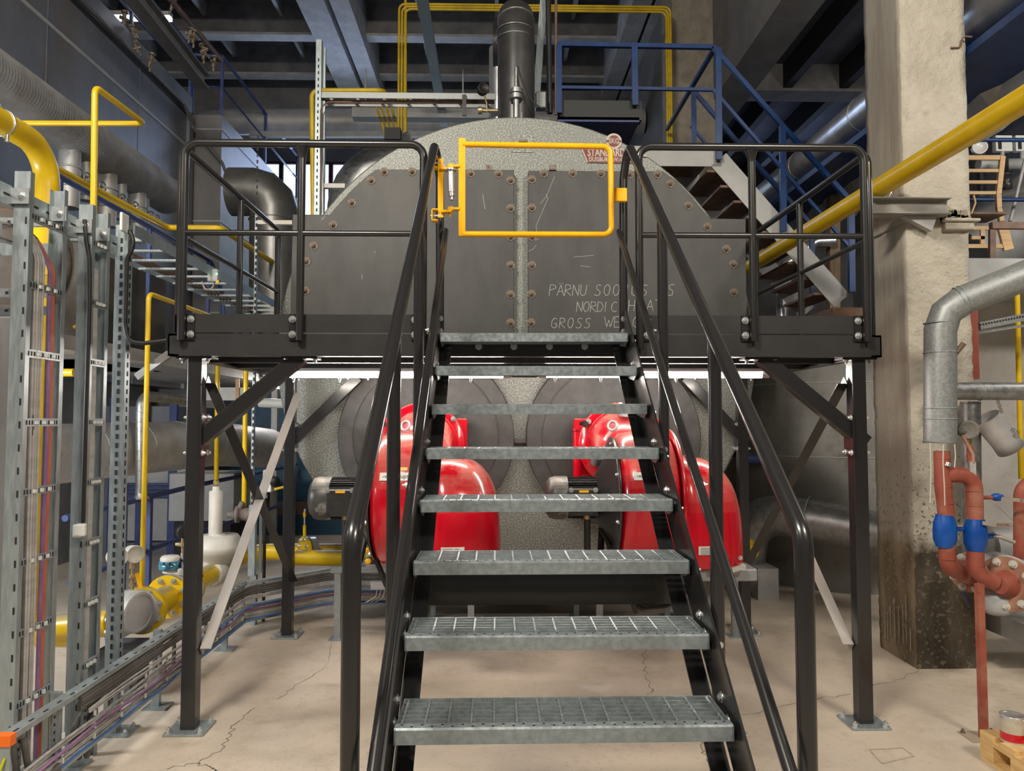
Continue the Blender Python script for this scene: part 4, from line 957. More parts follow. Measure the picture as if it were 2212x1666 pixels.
pipe('gas_pipe', 'slim yellow pipe sloping along the blue handrail and stepping behind the railing corner', 'pipe', [at(100, 355, X=-3.3), (-3.3, 5.31 - 4.12, 3.49), (-3.3, 6.88 - 4.12, 3.53), (-2.8, 6.88 - 4.12, 3.53), (-2.8, 8.99 - 4.12, 3.56)], .03, YELP, .06, 14)
pipe('gas_drop', 'slim yellow pipe dropping straight to the gas line left of the platform leg', 'pipe', [(GX - .03, .86, GZ + .05), (GX - .03, .86, 2.58), (GX - .03, 2.9, 2.58)], .0165, YELP, .05, 12)
pipe('gas_standpipe', 'yellow standpipe just right of the front left platform leg', 'pipe', [at(470, 790, Y=2.95), at(465, 1190, Y=2.95)], .022, YELP, 0, 12)
pipe('gas_standpipe', 'yellow standpipe beside the whitish perforated upright with a rusty joint at its foot', 'pipe', [at(531, 800, Y=2.6), at(527, 1095, Y=2.6)], .022, YELP, 0, 12)
pipe('gas_tapping', 'short yellow tapping pipe standing on the gas line beside the rear leg', 'pipe', [at(560, 1066, Y=3.0), at(622, 1050, Y=3.0), at(620, 1165, Y=2.95)], .013, YELP, .04, 10)
pt = thing('pressure_transmitter', 'small yellow and steel pressure transmitter on the gas line right of the rear leg', 'sensor', at(658, 1170, Y=2.7))
b = MB().cyl(at(658, 1170, Y=2.7), at(658, 1135, Y=2.7), .016, n=10); b.cyl(at(658, 1117, Y=2.7), at(658, 1108, Y=2.7), .014, n=10); b.build('body', YELP, pt)
b = MB().cyl(at(658, 1135, Y=2.7), at(658, 1117, Y=2.7), .009, n=10); b.cyl(at(658, 1108, Y=2.7), at(659, 1100, Y=2.7), .011, n=10); b.build('steel_tip', ZINC, pt)
MB().tube([at(659, 1100, Y=2.7), at(659, 1092, Y=2.7), at(652, 1086, Y=2.7)], .004, 6, .03).build('lead', RUBBER, pt)
su = thing('strut_upright', 'whitish perforated upright standing between the left platform legs', 'strut', at(550, 1350, Z=0))
y = 2.1
b = MB().b2(at(538, 1242, Y=y), at(556, 455, Y=y + .0) + V((0, .04, 0))); b.m = 1
z = .8
while z < 4.2: b.box(at(547, 0, Y=y) * 0 + V((at(547, 900, Y=y).x, y - .001, z)), (.014, .003, .03)); z += .055
b.build('channel', [GALV, DARK], su); MB().b2(at(540, 1242, Y=y + .05), at(555, 1370, Y=y + .1)).build('post', GALV, su)
su = thing('support_post', 'galvanised support post of the floor tray between the pale brace and the rear leg', 'post', at(548, 1345, Z=0))
MB().b2(at(535, 1245, Y=1.85), at(556, 1090, Y=1.9)).build('channel', GALV, su); MB().b2(at(558, 1236, Y=1.95), at(568, 1110, Y=1.98)).build('lip', GALV, su)
sb = thing('isolator_switch', 'pale grey isolator box with a black rotary knob beside the rear left leg', 'switch', at(575, 1065, Y=2.2))
MB().b2(at(566, 1064, Y=2.2), at(594, 1014, Y=2.3)).build('body', WHITEP, sb, bevel=.012)
c = at(592, 1040, Y=2.2); MB().lathe(c, (.8, -.6, 0), [(.045, 0), (.04, .03), (.01, .035)], 20).build('knob', RUBBER, sb)
MB().b2(at(586, 1018, Y=2.19), at(594, 1013, Y=2.2)).build('label', YEL, sb)
MB().cyl(at(572, 1062, Y=2.25), at(573, 1076, Y=2.25), .02, n=10).build('cable_gland', CABG, sb)

MB().cyl(at(573, 1070, Y=2.27), V((at(573, 1070, Y=2.27).x, 2.27, 0)), .014, n=10).build('stand', BLACKM, sb)
yt_ = thing('yellow_tap', 'small yellow tap with a bent outlet seen between the two cable ladders', 'tap', at(172, 780, Y=1.2))
b = MB().tube([at(174, 686, Y=1.2), at(172, 760, Y=1.2), at(180, 782, Y=1.2), at(200, 784, Y=1.2)], .02, 12, .06); b.cyl(at(160, 707, Y=1.2), at(176, 704, Y=1.2), .016, n=10); b.lathe(at(174, 700, Y=1.2), (0, 0, 1), [(.02, 0), (.03, .02), (.02, .06), (.012, .08)], 12); b.build('body', YELP, yt_)
MB().cyl(at(160, 805, Y=1.3), at(60, 805, Y=1.3), .03, n=12).build('feed_pipe', YELP, yt_)
# walkway rail and cable tray along the left
hr = thing('walkway_handrail', 'blue handrail running back along the left walkway above the cable tray', 'railing', (-3.2, 2, 2.3))
MB().tube([(-3.2, .6, 3.39), (-3.2, 3.56, 3.39), (-3.2, 3.9, 3.1), (-3.2, 3.95, 2.75)], .022, 10, .1).build('top_rail', BLUEL, hr)
for y in (.9, 2.2, 3.5): MB().bar((-3.2, y, 2.3), (-3.2, y, 3.38), .03, .03).build('post', BLUEL, hr)
ct = thing('hanging_cable_tray', 'galvanised ladder cable tray hung along the left walkway with brown cables', 'cable tray', (-2.5, 2, 2.85))
for x in (-2.95, -2.49): MB().chan((x, .5, 2.88), (x, 4.6, 2.88), .008, .075, .002).build('rail', GALV, ct)
for k in range(14): MB().b2((-2.95, .6 + k * .3, 2.875), (-2.49, .64 + k * .3, 2.89)).build('rung', GALV, ct)
for k in range(4): cable('reddish brown cable lying in the hanging cable tray', [(-2.88 + k * .03, .5, 2.9), (-2.88 + k * .03, 4.5, 2.9)], .012, RUSTB, 'brown cables in the hanging tray')
eb = thing('emergency_lamp', 'small grey emergency lamp box with a green light on the hanging cable tray', 'lamp', at(460, 620, Y=1.78))
MB().b2(at(447, 608, Y=1.76), at(476, 584, Y=1.82)).build('body', GREYP, eb, bevel=.01)
MB().cyl(at(468, 592, Y=1.755), at(468, 592, Y=1.76), .008, n=10).build('indicator', LED, eb)
MB().b2(at(466, 611, Y=1.755), at(473, 606, Y=1.76)).build('label', YEL, eb)
MB().tube([at(436, 608, Y=1.8), at(443, 628, Y=1.8), at(460, 622, Y=1.8), at(464, 608, Y=1.8)], .006, 8, .05).build('lead', CABG, eb)

# ---------------------------------------------------------------- tall grey casing of the neighbouring unit, spiral duct
un = thing('boiler_unit', 'tall blue grey insulated casing of the neighbouring boiler filling the upper left', 'boiler', (-6.5, 2, 0))
MB().b2((-8.5, -4.5, 2.2), (-5.0, 7.25, 6.45)).build('casing', GREYB, un)
MB().b2((-8.5, -4.5, 6.5), (-4.98, 7.25, 6.78)).build('parapet', GREYB, un)
MB().b2((-5.05, -4.5, 6.44), (-4.99, 7.2, 6.5)).build('recess', DARK, un)
MB().b2((-5.0, -4.5, 5.94), (-4.985, 7.2, 5.98)).build('trim_strip', GREYP, un)
for y in (.2, 3.6, 5.6): MB().b2((-5.0, y, 2.2), (-4.993, y + .02, 6.44)).build('panel_seam', GREYB, un)
MB().b2((-5.0, 7.1, 2.2), (-4.95, 7.25, 6.5)).build('corner_post', GREYB, un)
MB().tube([(-4.95, -4, 6.52), (-4.95, 6.9, 6.52), (-4.95, 7.2, 6.3), (-4.5, 7.26, 5.75), (-4.45, 7.3, 5.6)], .025, 8, .1).build('conduit', CABD, un)
MB().b2((-8.4, -4.4, 0), (-5.4, 7.0, 2.2)).build('plinth', WALLD, un)
u2 = thing('ash_bunker', 'brownish grey panelled casing with pale seams beyond the corner of the tall unit', 'casing', (-5.3, 9, 0))
b = MB().b2((-6.2, 7.35, 0), (-4.55, 11.8, 6.55)); b.build('casing', mat('brown_grey_panel', (.17, .165, .16), (.22, .21, .2), 2, rough=.5, metal=.2), u2)
for z in (6.32, 4.85, 3.4): b = MB().b2((-6.2, 7.34, z - .012), (-4.54, 7.35, z + .012)); b.b2((-4.55, 7.35, z - .012), (-4.54, 11.8, z + .012)); b.build('seam', GREYP, u2)
def roof_rail(pts, zt, zm, zb, lab):
    r = thing('roof_railing', lab, 'railing', (*pts[0], zb))
    MB().tube([V((x, y, zt)) for x, y in pts], .03, 8).build('top_rail', BLUEL, r); MB().tube([V((x, y, zm)) for x, y in pts], .018, 8).build('mid_rail', BLUEL, r)
    n = 0
    for i in range(len(pts) - 1):
        a, c = V((*pts[i], 0)), V((*pts[i + 1], 0)); k = max(1, round((c - a).length / 1.75))
        for j in range(k + (1 if i == len(pts) - 2 else 0)):
            p = a.lerp(c, j / k); MB().bar((p.x, p.y, zb), (p.x, p.y, zt), .04, .04).build('post', BLUEL, r)
roof_rail([(-5.0, -2.0), (-5.0, 7.2)], 7.55, 7.08, 6.78, 'dull blue railing along the roof edge of the tall grey casing')
roof_rail([(-5.0, 7.3), (-4.56, 7.35), (-4.56, 11.7)], 7.5, 7.0, 6.55, 'dull blue railing along the roof edge of the brown grey casing')
sd = thing('spiral_duct', 'grey corrugated spiral duct running along the tall casing above the left walkway', 'duct', (-4.2, 2, 4.4))
b = MB(); rs = []; n = 400
for i in range(n + 1):
    y = -2.5 + i * (4.75 + 2.5) / n; c = V((-4.2, y, 4.44)); r = .215 + (.006 if i % 2 else -.005)
    rs.append(b.circ(c, V((1, 0, 0)), V((0, 0, 1)), r, 28))
b.rings(rs).build('duct', ALUD, sd)
for px, dy in ((150, 0), (185, .05), (232, 0), (262, .05), (298, 0), (312, .05)):
    q = at(px, 360, X=-4.2); b = MB().cyl((-4.2, q.y, 4.3), (-4.2, q.y, 3.7 if dy == 0 else 3.85), .095 if dy == 0 else .06, n=18); b.torus((-4.2, q.y, 4.08), (0, 0, 1), .1 if dy == 0 else .065, .008, 18, 6); b.torus((-4.2, q.y, 3.9), (0, 0, 1), .1 if dy == 0 else .065, .008, 18, 6)
    b.build('branch', ALUD, sd)
    c = V((-4.08, q.y + .09, 4.02)); k = MB().torus(c, (1, -.2, 0), .045, .008, 16, 6); k.cyl(c, c + V((-.06, 0, 0)), .01, n=8); k.build('damper_lever', ALUG, sd)
# clutter along the roof edge: sprinkler pipe with valves, crane rail, ceiling lamp
sp_ = thing('sprinkler_pipe', 'grey brown pipe with small valve clusters under the roof at upper left', 'pipe', (-4.3, 6, 7.2))
MB().tube([at(365, -5, X=-4.2), at(478, 130, X=-4.2)], .035, 10).build('pipe', RUSTB, sp_)
VAL = mat('tarnished_valve', (.30, .25, .19), (.2, .16, .12), 20, rough=.5, metal=.4)
for px, py in ((268, 42), (290, 72), (296, 105), (410, 75), (418, 82), (441, 110), (462, 135), (440, 118), (372, 12), (208, 10), (325, 132), (372, 115)):
    b = MB(); q = at(px, py, Y=5.2)
    b.cyl(q + V((0, 0, .09)), q + V((0, 0, -.1)), .03, n=8); b.cyl(q + V((-.07, 0, .0)), q + V((.07, 0, .02)), .03, n=8); b.lathe(q + V((.0, 0, .1)), (0, 0, 1), [(.05, 0), (.05, .03)], 10); b.cyl(q + V((.02, 0, -.1)), q + V((.03, 0, -.16)), .02, n=8)
    vs = [p.copy() for p in b.v]; sc_ = random.uniform(.62, .85); ra = M.Rotation(random.uniform(-.5, .5), 3, 'Y') @ M.Rotation(random.uniform(0, 3), 3, 'Z'); b.v = [q + ra @ (p - q) * sc_ for p in vs]; b.build('valve', VAL, sp_)
cr = thing('crane_rail', 'pale steel channel beam hanging under the roof at upper left', 'beam', at(350, 90, Y=5))
MB().ibeam(at(275, -30, X=-4.1), at(440, 178, X=-4.1), .16, .2, .02).build('beam', GREYD, cr)
cl = thing('ceiling_lamp', 'lit cold white tube lamp under the roof at upper left', 'lamp', at(298, 42, Y=5.8))
a, c = at(226, 40, Y=5.8), at(370, 42, Y=5.8); zz = a.z
MB().cyl((a.x, 5.8, zz), (c.x, 5.8, zz), .032, n=12).build('tube', TUBEC, cl); MB().b2((a.x, 5.75, zz + .03), (c.x, 5.85, zz + .09)).build('housing', GREYP, cl)

# ---------------------------------------------------------------- low left background: insulated main, blue rails, machinery
im = thing('insulated_main', 'thick pale sheet metal clad heating main crossing behind the left uprights', 'pipe', (-3.8, 3.5, 1.1))
p0, p1 = at(60, 985, Y=1.5), at(455, 958, Y=3.7)
b = MB().tube([p0, p1, p1 + V((.2, 1.3, -.1))], .238, 30, .6, 8); b.build('cladding', ALUD, im)
for t in (.25, .5, .75, .98): q = p0.lerp(p1, t); MB().torus(q, p1 - p0, .239, .006, 30, 6).build('seam', ALUG, im)
MB().bar(p1 + V((-.1, -.2, -.27)), V((p1.x - .15, p1.y - .2, 0)), .08, .08).build('support_leg', BLUEL, im)
MB().bar(p0 + V((.5, .4, -.27)), V((p0.x + .5, p0.y + .4, 0)), .08, .08).build('support_leg', BLUEL, im)
vd = thing('flue_duct', 'slim dark spiral seamed duct turning down in front of the insulated main', 'duct', at(307, 1075, Y=2.3))
b = MB().tube([at(420, 868, Y=3.0), at(306, 855, Y=2.2), at(305, 1072, Y=2.2)], .046, 18, .1, 6); b.build('duct', ALUG, vd)
for k in range(9): MB().torus(at(306, 890 + k * 21, Y=2.2), (.2, 0, 1), .0465, .003, 18, 6).build('seam', GALVD, vd)
MB().lathe(at(305, 1078, Y=2.2), (0, 0, 1), [(.07, 0), (.05, .03), (.046, .05)], 18).build('collar', ALUG, vd)
lr = thing('low_blue_railing', 'blue tube railing in front of the machinery behind the left uprights', 'railing', (-3.2, 3, 0))
MB().tube([at(140, 1120, X=-3.25), at(290, 1082, X=-3.25), at(418, 1050, X=-3.25), at(640, 1004, X=-3.15)], .024, 10, .1).build('top_rail', BLUEL, lr)
MB().tube([at(150, 1260, X=-3.25), at(330, 1185, X=-3.25), at(640, 1080, X=-3.15)], .022, 10, .1).build('mid_rail', BLUEL, lr)
for px in (255, 322, 470, 628):
    q = at(px, 1080, X=-3.25); MB().bar((q.x, q.y, 0), (q.x, q.y, q.z + .02), .05, .05).build('post', BLUEL, lr)
mc = thing('blue_framed_machine', 'grey panelled machine in a blue steel frame behind the low blue railing', 'machine', (-4.2, 4, 0))
MB().b2((-5.1, 5.3, .2), (-4.1, 5.4, 1.25)).build('panel', GREYP, mc); MB().b2((-5.3, 5.45, 0), (-4.4, 6.9, 1.9)).build('body', GREYB, mc)
for x in (-5.05, -4.7, -4.3): MB().bar((x, 5.28, 0), (x, 5.28, 2.0), .09, .06).build('frame_post', BLUEL, mc)
MB().bar((-5.1, 5.28, 1.35), (-4.2, 5.28, 1.35), .06, .08).build('frame_beam', GREYP, mc)
for k in range(4): MB().b2((-4.9, 5.2, .75 + k * .05), (-4.2, 5.26, .78 + k * .05)).build('grille_bar', BLUEL, mc)
wb_ = thing('grey_cabinet', 'plain light grey cabinet panel left of the platform leg under the insulated main', 'cabinet', (-3.3, 4.3, 0))
MB().b2((-4.0, 4.5, .55), (-3.25, 5.1, 1.1)).build('body', GREYP, wb_, bevel=.01); MB().b2((-3.95, 4.55, 0), (-3.3, 5.05, .55)).build('base', DARK, wb_)
td = thing('teal_machine_panel', 'dark teal sheet metal machine casing beyond the rear left leg', 'machine', (-3.2, 6.5, 0))
MB().b2((-4.2, 7.0, 0), (-2.2, 8.5, 2.15)).build('casing', TEAL, td); MB().b2((-4.2, 6.98, .3), (-2.2, 7.0, .5)).build('kick_panel', RUSTB, td)
dm = thing('dark_manhole', 'brown round boiler manhole cover behind the ladder at the left frame edge', 'cover', at(25, 560, Y=1.5))
c = at(15, 560, Y=1.5); MB().lathe(c, (.6, -1, 0), [(.42, 0), (.42, .05), (.36, .06), (.01, .08)], 36).build('cover', mat('rusty_manhole', (.075, .06, .05), (.11, .09, .07), 6, rough=.7), dm); MB().torus(c + V((.02, -.04, 0)), (.6, -1, 0), .37, .02, 36, 6).build('rim', RUSTB, dm)
MB().b2((-4.6, 1.7, 2.2), (-3.5, 3.2, 3.2)).build('housing', mat('sooty_housing', (.05, .045, .04), (.09, .08, .065), 3, rough=.8), dm)
wk = thing('left_walkway', 'steel walkway deck along the left wall carrying the blue handrail', 'walkway', (-3.7, 2.5, 0))
MB().b2((-4.3, .2, 2.2), (-3.12, 7.0, 2.3)).build('deck', GREYP, wk)
for y in (6.2,): MB().bar((-3.3, y, 0), (-3.3, y, 2.2), .08, .08).build('post', GREYP, wk)
MB().bar(at(297, 815, Y=2.2), at(368, 764, Y=2.2), .06, .06).build('strut', GREYP, wk)
lp = thing('tube_lamp', 'short lit tube lamp glimpsed far back beside the rear left leg', 'lamp', at(604, 834, Y=5))
a, c = at(588, 830, Y=5), at(620, 836, Y=5); MB().cyl(a, c, .045, n=10).build('tube', TUBE, lp); MB().bar(a + V((-.6, 0, .09)), c + V((.2, 0, .07)), .1, .05).build('housing', GREYP, lp)
pipe('plastic_pipe', 'whitish capped pipe lying level below the far tube lamp', 'pipe', [at(560, 870, Y=4.5), at(625, 873, Y=4.5)], .055, WHITEP, 0, 14)
sk = thing('shelf_beam', 'cream painted beam and shelf high behind the left uprights', 'beam', at(490, 850, Y=4.4))
MB().b2(at(440, 865, Y=4.4), at(560, 838, Y=4.5)).build('beam', CREAM, sk); MB().b2(at(508, 864, Y=4.38), at(518, 818, Y=4.4)).build('wood_block', WOOD, sk)
vv = thing('shutoff_valve', 'rusty grey shut off valve with flanges behind the pale cross brace', 'valve', at(515, 1110, Y=2.55))
b = MB().lathe(at(492, 1112, Y=2.55), (1, .1, 0), [(.03, 0), (.03, .07), (.075, .07), (.075, .1), (.05, .1), (.06, .16), (.05, .2), (.075, .2), (.075, .23)], 20); b.cyl(at(512, 1110, Y=2.55), at(524, 1085, Y=2.55), .025, n=10); b.build('body', mat('rusty_cast_iron', (.16, .13, .11), (.24, .2, .18), 12, rough=.6), vv)
# ---------------------------------------------------------------- right side: column, yellow main, ducts
def stained(m, dark, z0, z1, pale):
    # damp stain climbing from the floor with a ragged upper edge, with pale lime runs in it
    nt = m.node_tree; N = nt.nodes; L = nt.links; bs = N['Principled BSDF']; old = bs.inputs['Base Color'].links[0].from_socket
    tc = N.new('ShaderNodeTexCoord'); sp = N.new('ShaderNodeSeparateXYZ'); L.new(tc.outputs['Object'], sp.inputs[0])
    def nz(s, st=None):
        n = N.new('ShaderNodeTexNoise'); n.inputs['Scale'].default_value = s; n.inputs['Detail'].default_value = 7; src = tc.outputs['Object']
        if st:
            mp = N.new('ShaderNodeMapping'); mp.inputs['Scale'].default_value = st; L.new(src, mp.inputs[0]); src = mp.outputs[0]
        L.new(src, n.inputs['Vector']); return n.outputs['Fac']
    ad = N.new('ShaderNodeMath'); ad.operation = 'MULTIPLY_ADD'; L.new(nz(7), ad.inputs[0]); ad.inputs[1].default_value = .35; L.new(sp.outputs['Z'], ad.inputs[2])
    r = N.new('ShaderNodeMapRange'); r.inputs[1].default_value = z0; r.inputs[2].default_value = z1; r.inputs[3].default_value = 1; r.inputs[4].default_value = 0; L.new(ad.outputs[0], r.inputs[0])
    d = N.new('ShaderNodeMix'); d.data_type = 'RGBA'; d.inputs[6].default_value = (*dark, 1); d.inputs[7].default_value = (*[min(1, u * 2.1) for u in dark], 1)
    q = N.new('ShaderNodeMapRange'); q.inputs[1].default_value = .4; q.inputs[2].default_value = .65; L.new(nz(5, (1, 1, .3)), q.inputs[0]); L.new(q.outputs[0], d.inputs[0])
    x = N.new('ShaderNodeMix'); x.data_type = 'RGBA'; L.new(r.outputs[0], x.inputs[0]); L.new(old, x.inputs[6]); L.new(d.outputs[2], x.inputs[7])
    # speckles of lost plaster above the stain
    r3 = N.new('ShaderNodeMapRange'); r3.inputs[1].default_value = 1.0; r3.inputs[2].default_value = 2.2; r3.inputs[3].default_value = .60; r3.inputs[4].default_value = .74; L.new(sp.outputs['Z'], r3.inputs[0])
    gt_ = N.new('ShaderNodeMath'); gt_.operation = 'GREATER_THAN'; L.new(nz(34), gt_.inputs[0]); L.new(r3.outputs[0], gt_.inputs[1])
    y = N.new('ShaderNodeMix'); y.data_type = 'RGBA'; L.new(gt_.outputs[0], y.inputs[0]); L.new(x.outputs[2], y.inputs[6]); y.inputs[7].default_value = (*pale, 1)
    L.new(y.outputs[2], bs.inputs['Base Color']); return m
COLM = stained(mat('rough_rendered_column', (.47, .435, .36), (.54, .505, .425), 4, rough=.9, bump=.6, bscale=15, bdist=.05, detail=8, c3=(.38, .345, .28), scale3=9, lo3=.6, hi3=.8), (.055, .045, .032), .98, 1.10, (.17, .145, .11))
COLL = stained(mat('board_marked_concrete', (.30, .275, .23), (.39, .36, .30), 3, rough=.9, bump=.5, bscale=14, stretch=(1, 1, .2), c3=(.27, .225, .17), scale3=2.5, lo3=.5, hi3=.75), (.12, .09, .055), 1.0, 1.14, (.2, .17, .13))
COLD = mat('crumbled_plaster', (.20, .17, .13), (.32, .28, .22), 9, rough=.9, bump=.8, bscale=14)
LEV = mat('dull_lever_steel', (.36, .32, .27), (.28, .25, .21), 9, rough=.5, metal=.2)
CX0, CX1, CY0_, CY1_ = 2.70, 3.175, .96, 1.46
def rough_col(b, z0, z1, x0, x1, y0, y1, n, amp, seed, k0, k1, top=0):
    # rectangular shaft with irregular plaster faces: mat k0 on the left face, k1 on the others
    rnd = random.Random(seed); m = 9; L = []
    for i in range(n + 1):
        z = z0 + (z1 - z0) * i / n; ring = []
        per = [(x0 + (x1 - x0) * t / m, y0) for t in range(m)] + [(x1, y0 + (y1 - y0) * t / m) for t in range(m)] + [(x1 - (x1 - x0) * t / m, y1) for t in range(m)] + [(x0, y1 - (y1 - y0) * t / m) for t in range(m)]
        for x, y in per: ring.append(V((x + rnd.uniform(-amp, amp), y + rnd.uniform(-amp, amp), z)))
        L.append(ring)
    if top:
        for q in L[-1]: q.z += rnd.uniform(-top, top)
        for q in L[-2]: q.z += rnd.uniform(-top / 2, top / 2)
    N = 4 * m; vs = [p for r in L for p in r]; base = len(b.v); b.v += vs
    for i in range(n):
        for j in range(N):
            k = (j + 1) % N; b.f.append([base + i * N + j, base + i * N + k, base + (i + 1) * N + k, base + (i + 1) * N + j]); b.s.append(True); b.k.append(k0 if j >= 3 * m else k1)
    b.add(L[0], [tuple(range(N))]); b.add(L[-1], [tuple(range(N))])
b = MB(); rough_col(b, 3.13, 9.8, CX0, CX1 + .0, CY0_, CY1_, 110, .0035, 3, 0, 1)
rough_col(b, 2.62, 3.14, CX0 + .02, CX1 - .005, CY0_ + .02, CY1_, 14, .004, 5, 0, 1)
rough_col(b, 0, 2.62, CX0 + .012, CX1 - .01, CY0_ + .008, CY1_, 60, .004, 4, 0, 1)
cf = b.build('column_front', [COLL, COLM], None, label='rough pale plastered concrete column between the stairs and the red pipes', kind='structure')
for k in range(8):
    y = CY0_ + .04 + k * .05 + random.uniform(-.015, .015); MB().b2((CX0 - .009, y, .1 + random.uniform(0, .05)), (CX0 - .003, y + random.uniform(.003, .008), .42 + random.uniform(-.16, .1))).build('drip_mark', COLD, cf)
b = MB(); rnd = random.Random(5)
for k in range(15):
    x = CX0 + .1 + k * .025; b.box((x, CY0_ + .004, 3.16 + rnd.uniform(-.02, .03)), (.05, .03, .03 + rnd.random() * .03), M.Rotation(rnd.uniform(-.4, .4), 3, 'Y'))
b.build('broken_edge', COLD, cf)
b = MB(); b.b2((2.96, .915, 3.125), (3.225, 1.1, 3.15)); b.b2((2.98, .935, 3.07), (3.19, 1.1, 3.125)); b.build('broken_ledge', COLM, cf, bevel=.01)
pipe('rebar_hook', 'bent rusty rebar hook sticking out of the column near the top', 'rebar', [at(2054, 103, Y=.95), at(2074, 103, Y=.95), at(2080, 78, Y=.93), at(2100, 80, Y=.9)], .006, RUSTB, .02, 8)
ib = thing('support_beam', 'grey steel I beam bracket carrying the yellow main against the column', 'beam', (2.5, .9, 3.17))
MB().ibeam((2.42, .90, 3.215), (2.97, .90, 3.215), .12, .115, .008).build('beam', mat('beam_grey_green', (.25, .245, .215), (.3, .29, .26), 6, rough=.6), ib)
b = MB().prism([(2.66, .9, 3.155), (2.9, .9, 3.155), (2.86, .9, 3.05)], (0, .05, 0)); b.build('gusset', GREYP, ib)
ym = thing('gas_main', 'thick yellow gas main slanting past the concrete column to the frame edge', 'pipe', (2.5, 1, 3.3))
MB().tube([(2.515, -2.2, 3.37), (2.515, 5.3, 3.37)], .069, 28).build('pipe', YELP, ym)
MB().torus((2.515, .92, 3.35), (0, 1, 0), .075, .006, 24, 6).build('clamp', ZINC, ym)

# galvanised insulated riser in front of the column
gd = thing('insulated_riser', 'galvanised insulated pipe with a mitred elbow in front of the concrete column', 'pipe', at(2031, 960, Y=.33))
A, B_, C_ = at(2031, 957, Y=.33), at(2031, 668, Y=.33), at(2260, 578, Y=.15)
b = MB().tube([A, B_, C_], .092, 30, .2, 2); b.build('cladding', GALVD, gd)
for y in (905, 882, 762, 698): MB().torus(at(2031, y, Y=.33), (0, 0, 1), .092, .004, 30, 6).build('seam', GALV, gd)
e = MB().lathe(A, (0, 0, 1), [(.02, 0), (.096, 0), (.096, .012)], 28); e.build('end_cap', GALV, gd)
d = (C_ - B_).normalized()
for t in (.115, .14): MB().torus(B_ + d * t, d, .092, .004, 30, 6).build('seam', GALV, gd)
MB().tube([at(2052, 778, Y=.3), at(2082, 742, Y=.28)], .016, 10).build('thermometer_pocket', RUSTB, gd)
pw = thing('cladding_pipe', 'level grey clad pipe running from the riser to the right frame edge', 'pipe', at(2140, 846, Y=1.3))
MB().tube([at(2040, 845, Y=.72), at(2290, 846, Y=.72)], .06, 20).build('pipe', ALUG, pw); MB().torus(at(2116, 846, Y=.72), (1, 0, 0), .06, .003, 20, 6).build('seam', GALVD, pw)
vp = thing('vertical_clad_pipe', 'grey vertical clad pipe behind the red pipes beside the column', 'pipe', at(2096, 1400, Z=0))
MB().tube([at(2096, 868, Y=0.8), at(2100, 1260, Y=0.8)], .062, 20).build('pipe', ALUG, vp); MB().torus(at(2096, 872, Y=0.8), (0, 0, 1), .062, .003, 20, 6).build('seam', GALVD, vp)

# red pipes with blue valves
YR = .33
def redpipe(lab, pts, vy, flx, seams):
    t = thing('red_valve_pipe', lab, 'pipe', pts[-1], 'red pipes with blue valves')
    MB().tube(pts, .0475, 22, .11, 8).build('pipe', REDOX, t)
    q = pts[-2]; c0, c1 = at(pts[0].x * 0 + vy[0], vy[1], Y=YR), at(vy[0], vy[2], Y=YR); L = (c0 - c1).length
    v = MB().lathe(c1, c0 - c1, [(.05, 0), (.052, .012), (.064, L * .22), (.066, L * .5), (.064, L * .72), (.054, L - .02), (.05, L)], 28).build('ball_valve', VBLUE, t)
    for s in seams: MB().torus(at(*s, Y=YR), (0, 0, 1), .048, .0025, 22, 6).build('weld_seam', REDOX, t)
    return t, v
e = at(2096, 1243, Y=YR - .05) 
tA, vA = redpipe('red pipe with a blue valve hanging straight below the galvanised riser', [at(2035, 975, Y=YR), at(2037, 1050, Y=YR), at(2044, 1110, Y=YR), at(2046, 1225, Y=YR), at(2078, 1240, Y=YR + .2)], (2041, 1112, 1182), 0, ((2036, 991), (2041, 1051), (2043, 1087), (2047, 1207)))
tB, vB = redpipe('red pipe with a blue valve branching off in a bow towards the right', [at(2040, 1026, Y=YR), at(2104, 1026, Y=YR), at(2108, 1240, Y=YR), at(2150, 1258, Y=YR - .0)], (2107, 1121, 1190), 0, ((2104, 1060), (2105, 1092), (2109, 1221)))
MB().cyl(at(2047, 1008, Y=YR - .05), at(2050, 1000, Y=YR - .05), .018, n=8).build('vent_plug', ZINC, tA)
for px, y0, y1 in ((2009, 957, 1086), (2062, 960, 1010)): pipe('tie_wire', 'loose tie wire hanging ' + ('left' if px < 2030 else 'right') + ' of the red pipe below the riser', 'wire', [at(px, y0, Y=.24), at(px + 2, (y0 + y1) / 2, Y=.24), at(px, y1, Y=.24)], .0035, CREAM, .1, 6)
pipe('tie_wire', 'long tie wire hanging in front of the red pipe below the riser', 'wire', [at(2038, 960, Y=.22), at(2037, 1000, Y=.22), at(2040, 1050, Y=.22), at(2041, 1092, Y=.22)], .0035, CREAM, .1, 6)
hx = thing('heat_exchanger_header', 'grey header vessel with a large bolted flange at the right frame edge', 'vessel', at(2200, 1420, Z=0))
fax = V((-.85, -.52, 0))
def bigfl(c, r, m1, par, n=10):
    b = MB().lathe(c, -fax, [(.03, 0), (r, 0), (r, .028), (.03, .028)], 36, sharp=True).build('flange', m1, par)
    A_ = fax.normalized(); u = V((0, 0, 1)); w2 = A_.cross(u)
    for k in range(n):
        an = 2 * PI * (k + .5) / n; bolt(b, c + (u * math.cos(an) + w2 * math.sin(an)) * r * .82, A_, .017, .018, CREAM)
    MB().lathe(c, fax, [(.085, 0), (.06, .05), (.05, .08)], 22).build('weld_neck', REDOX, b)
FLD = mat('dusty_flange_paint', rgb(170, 130, 108), rgb(150, 104, 84), 8, rough=.6)
cB = at(2172, 1262, Y=YR + .02); bigfl(cB, .165, FLD, hx, 9)
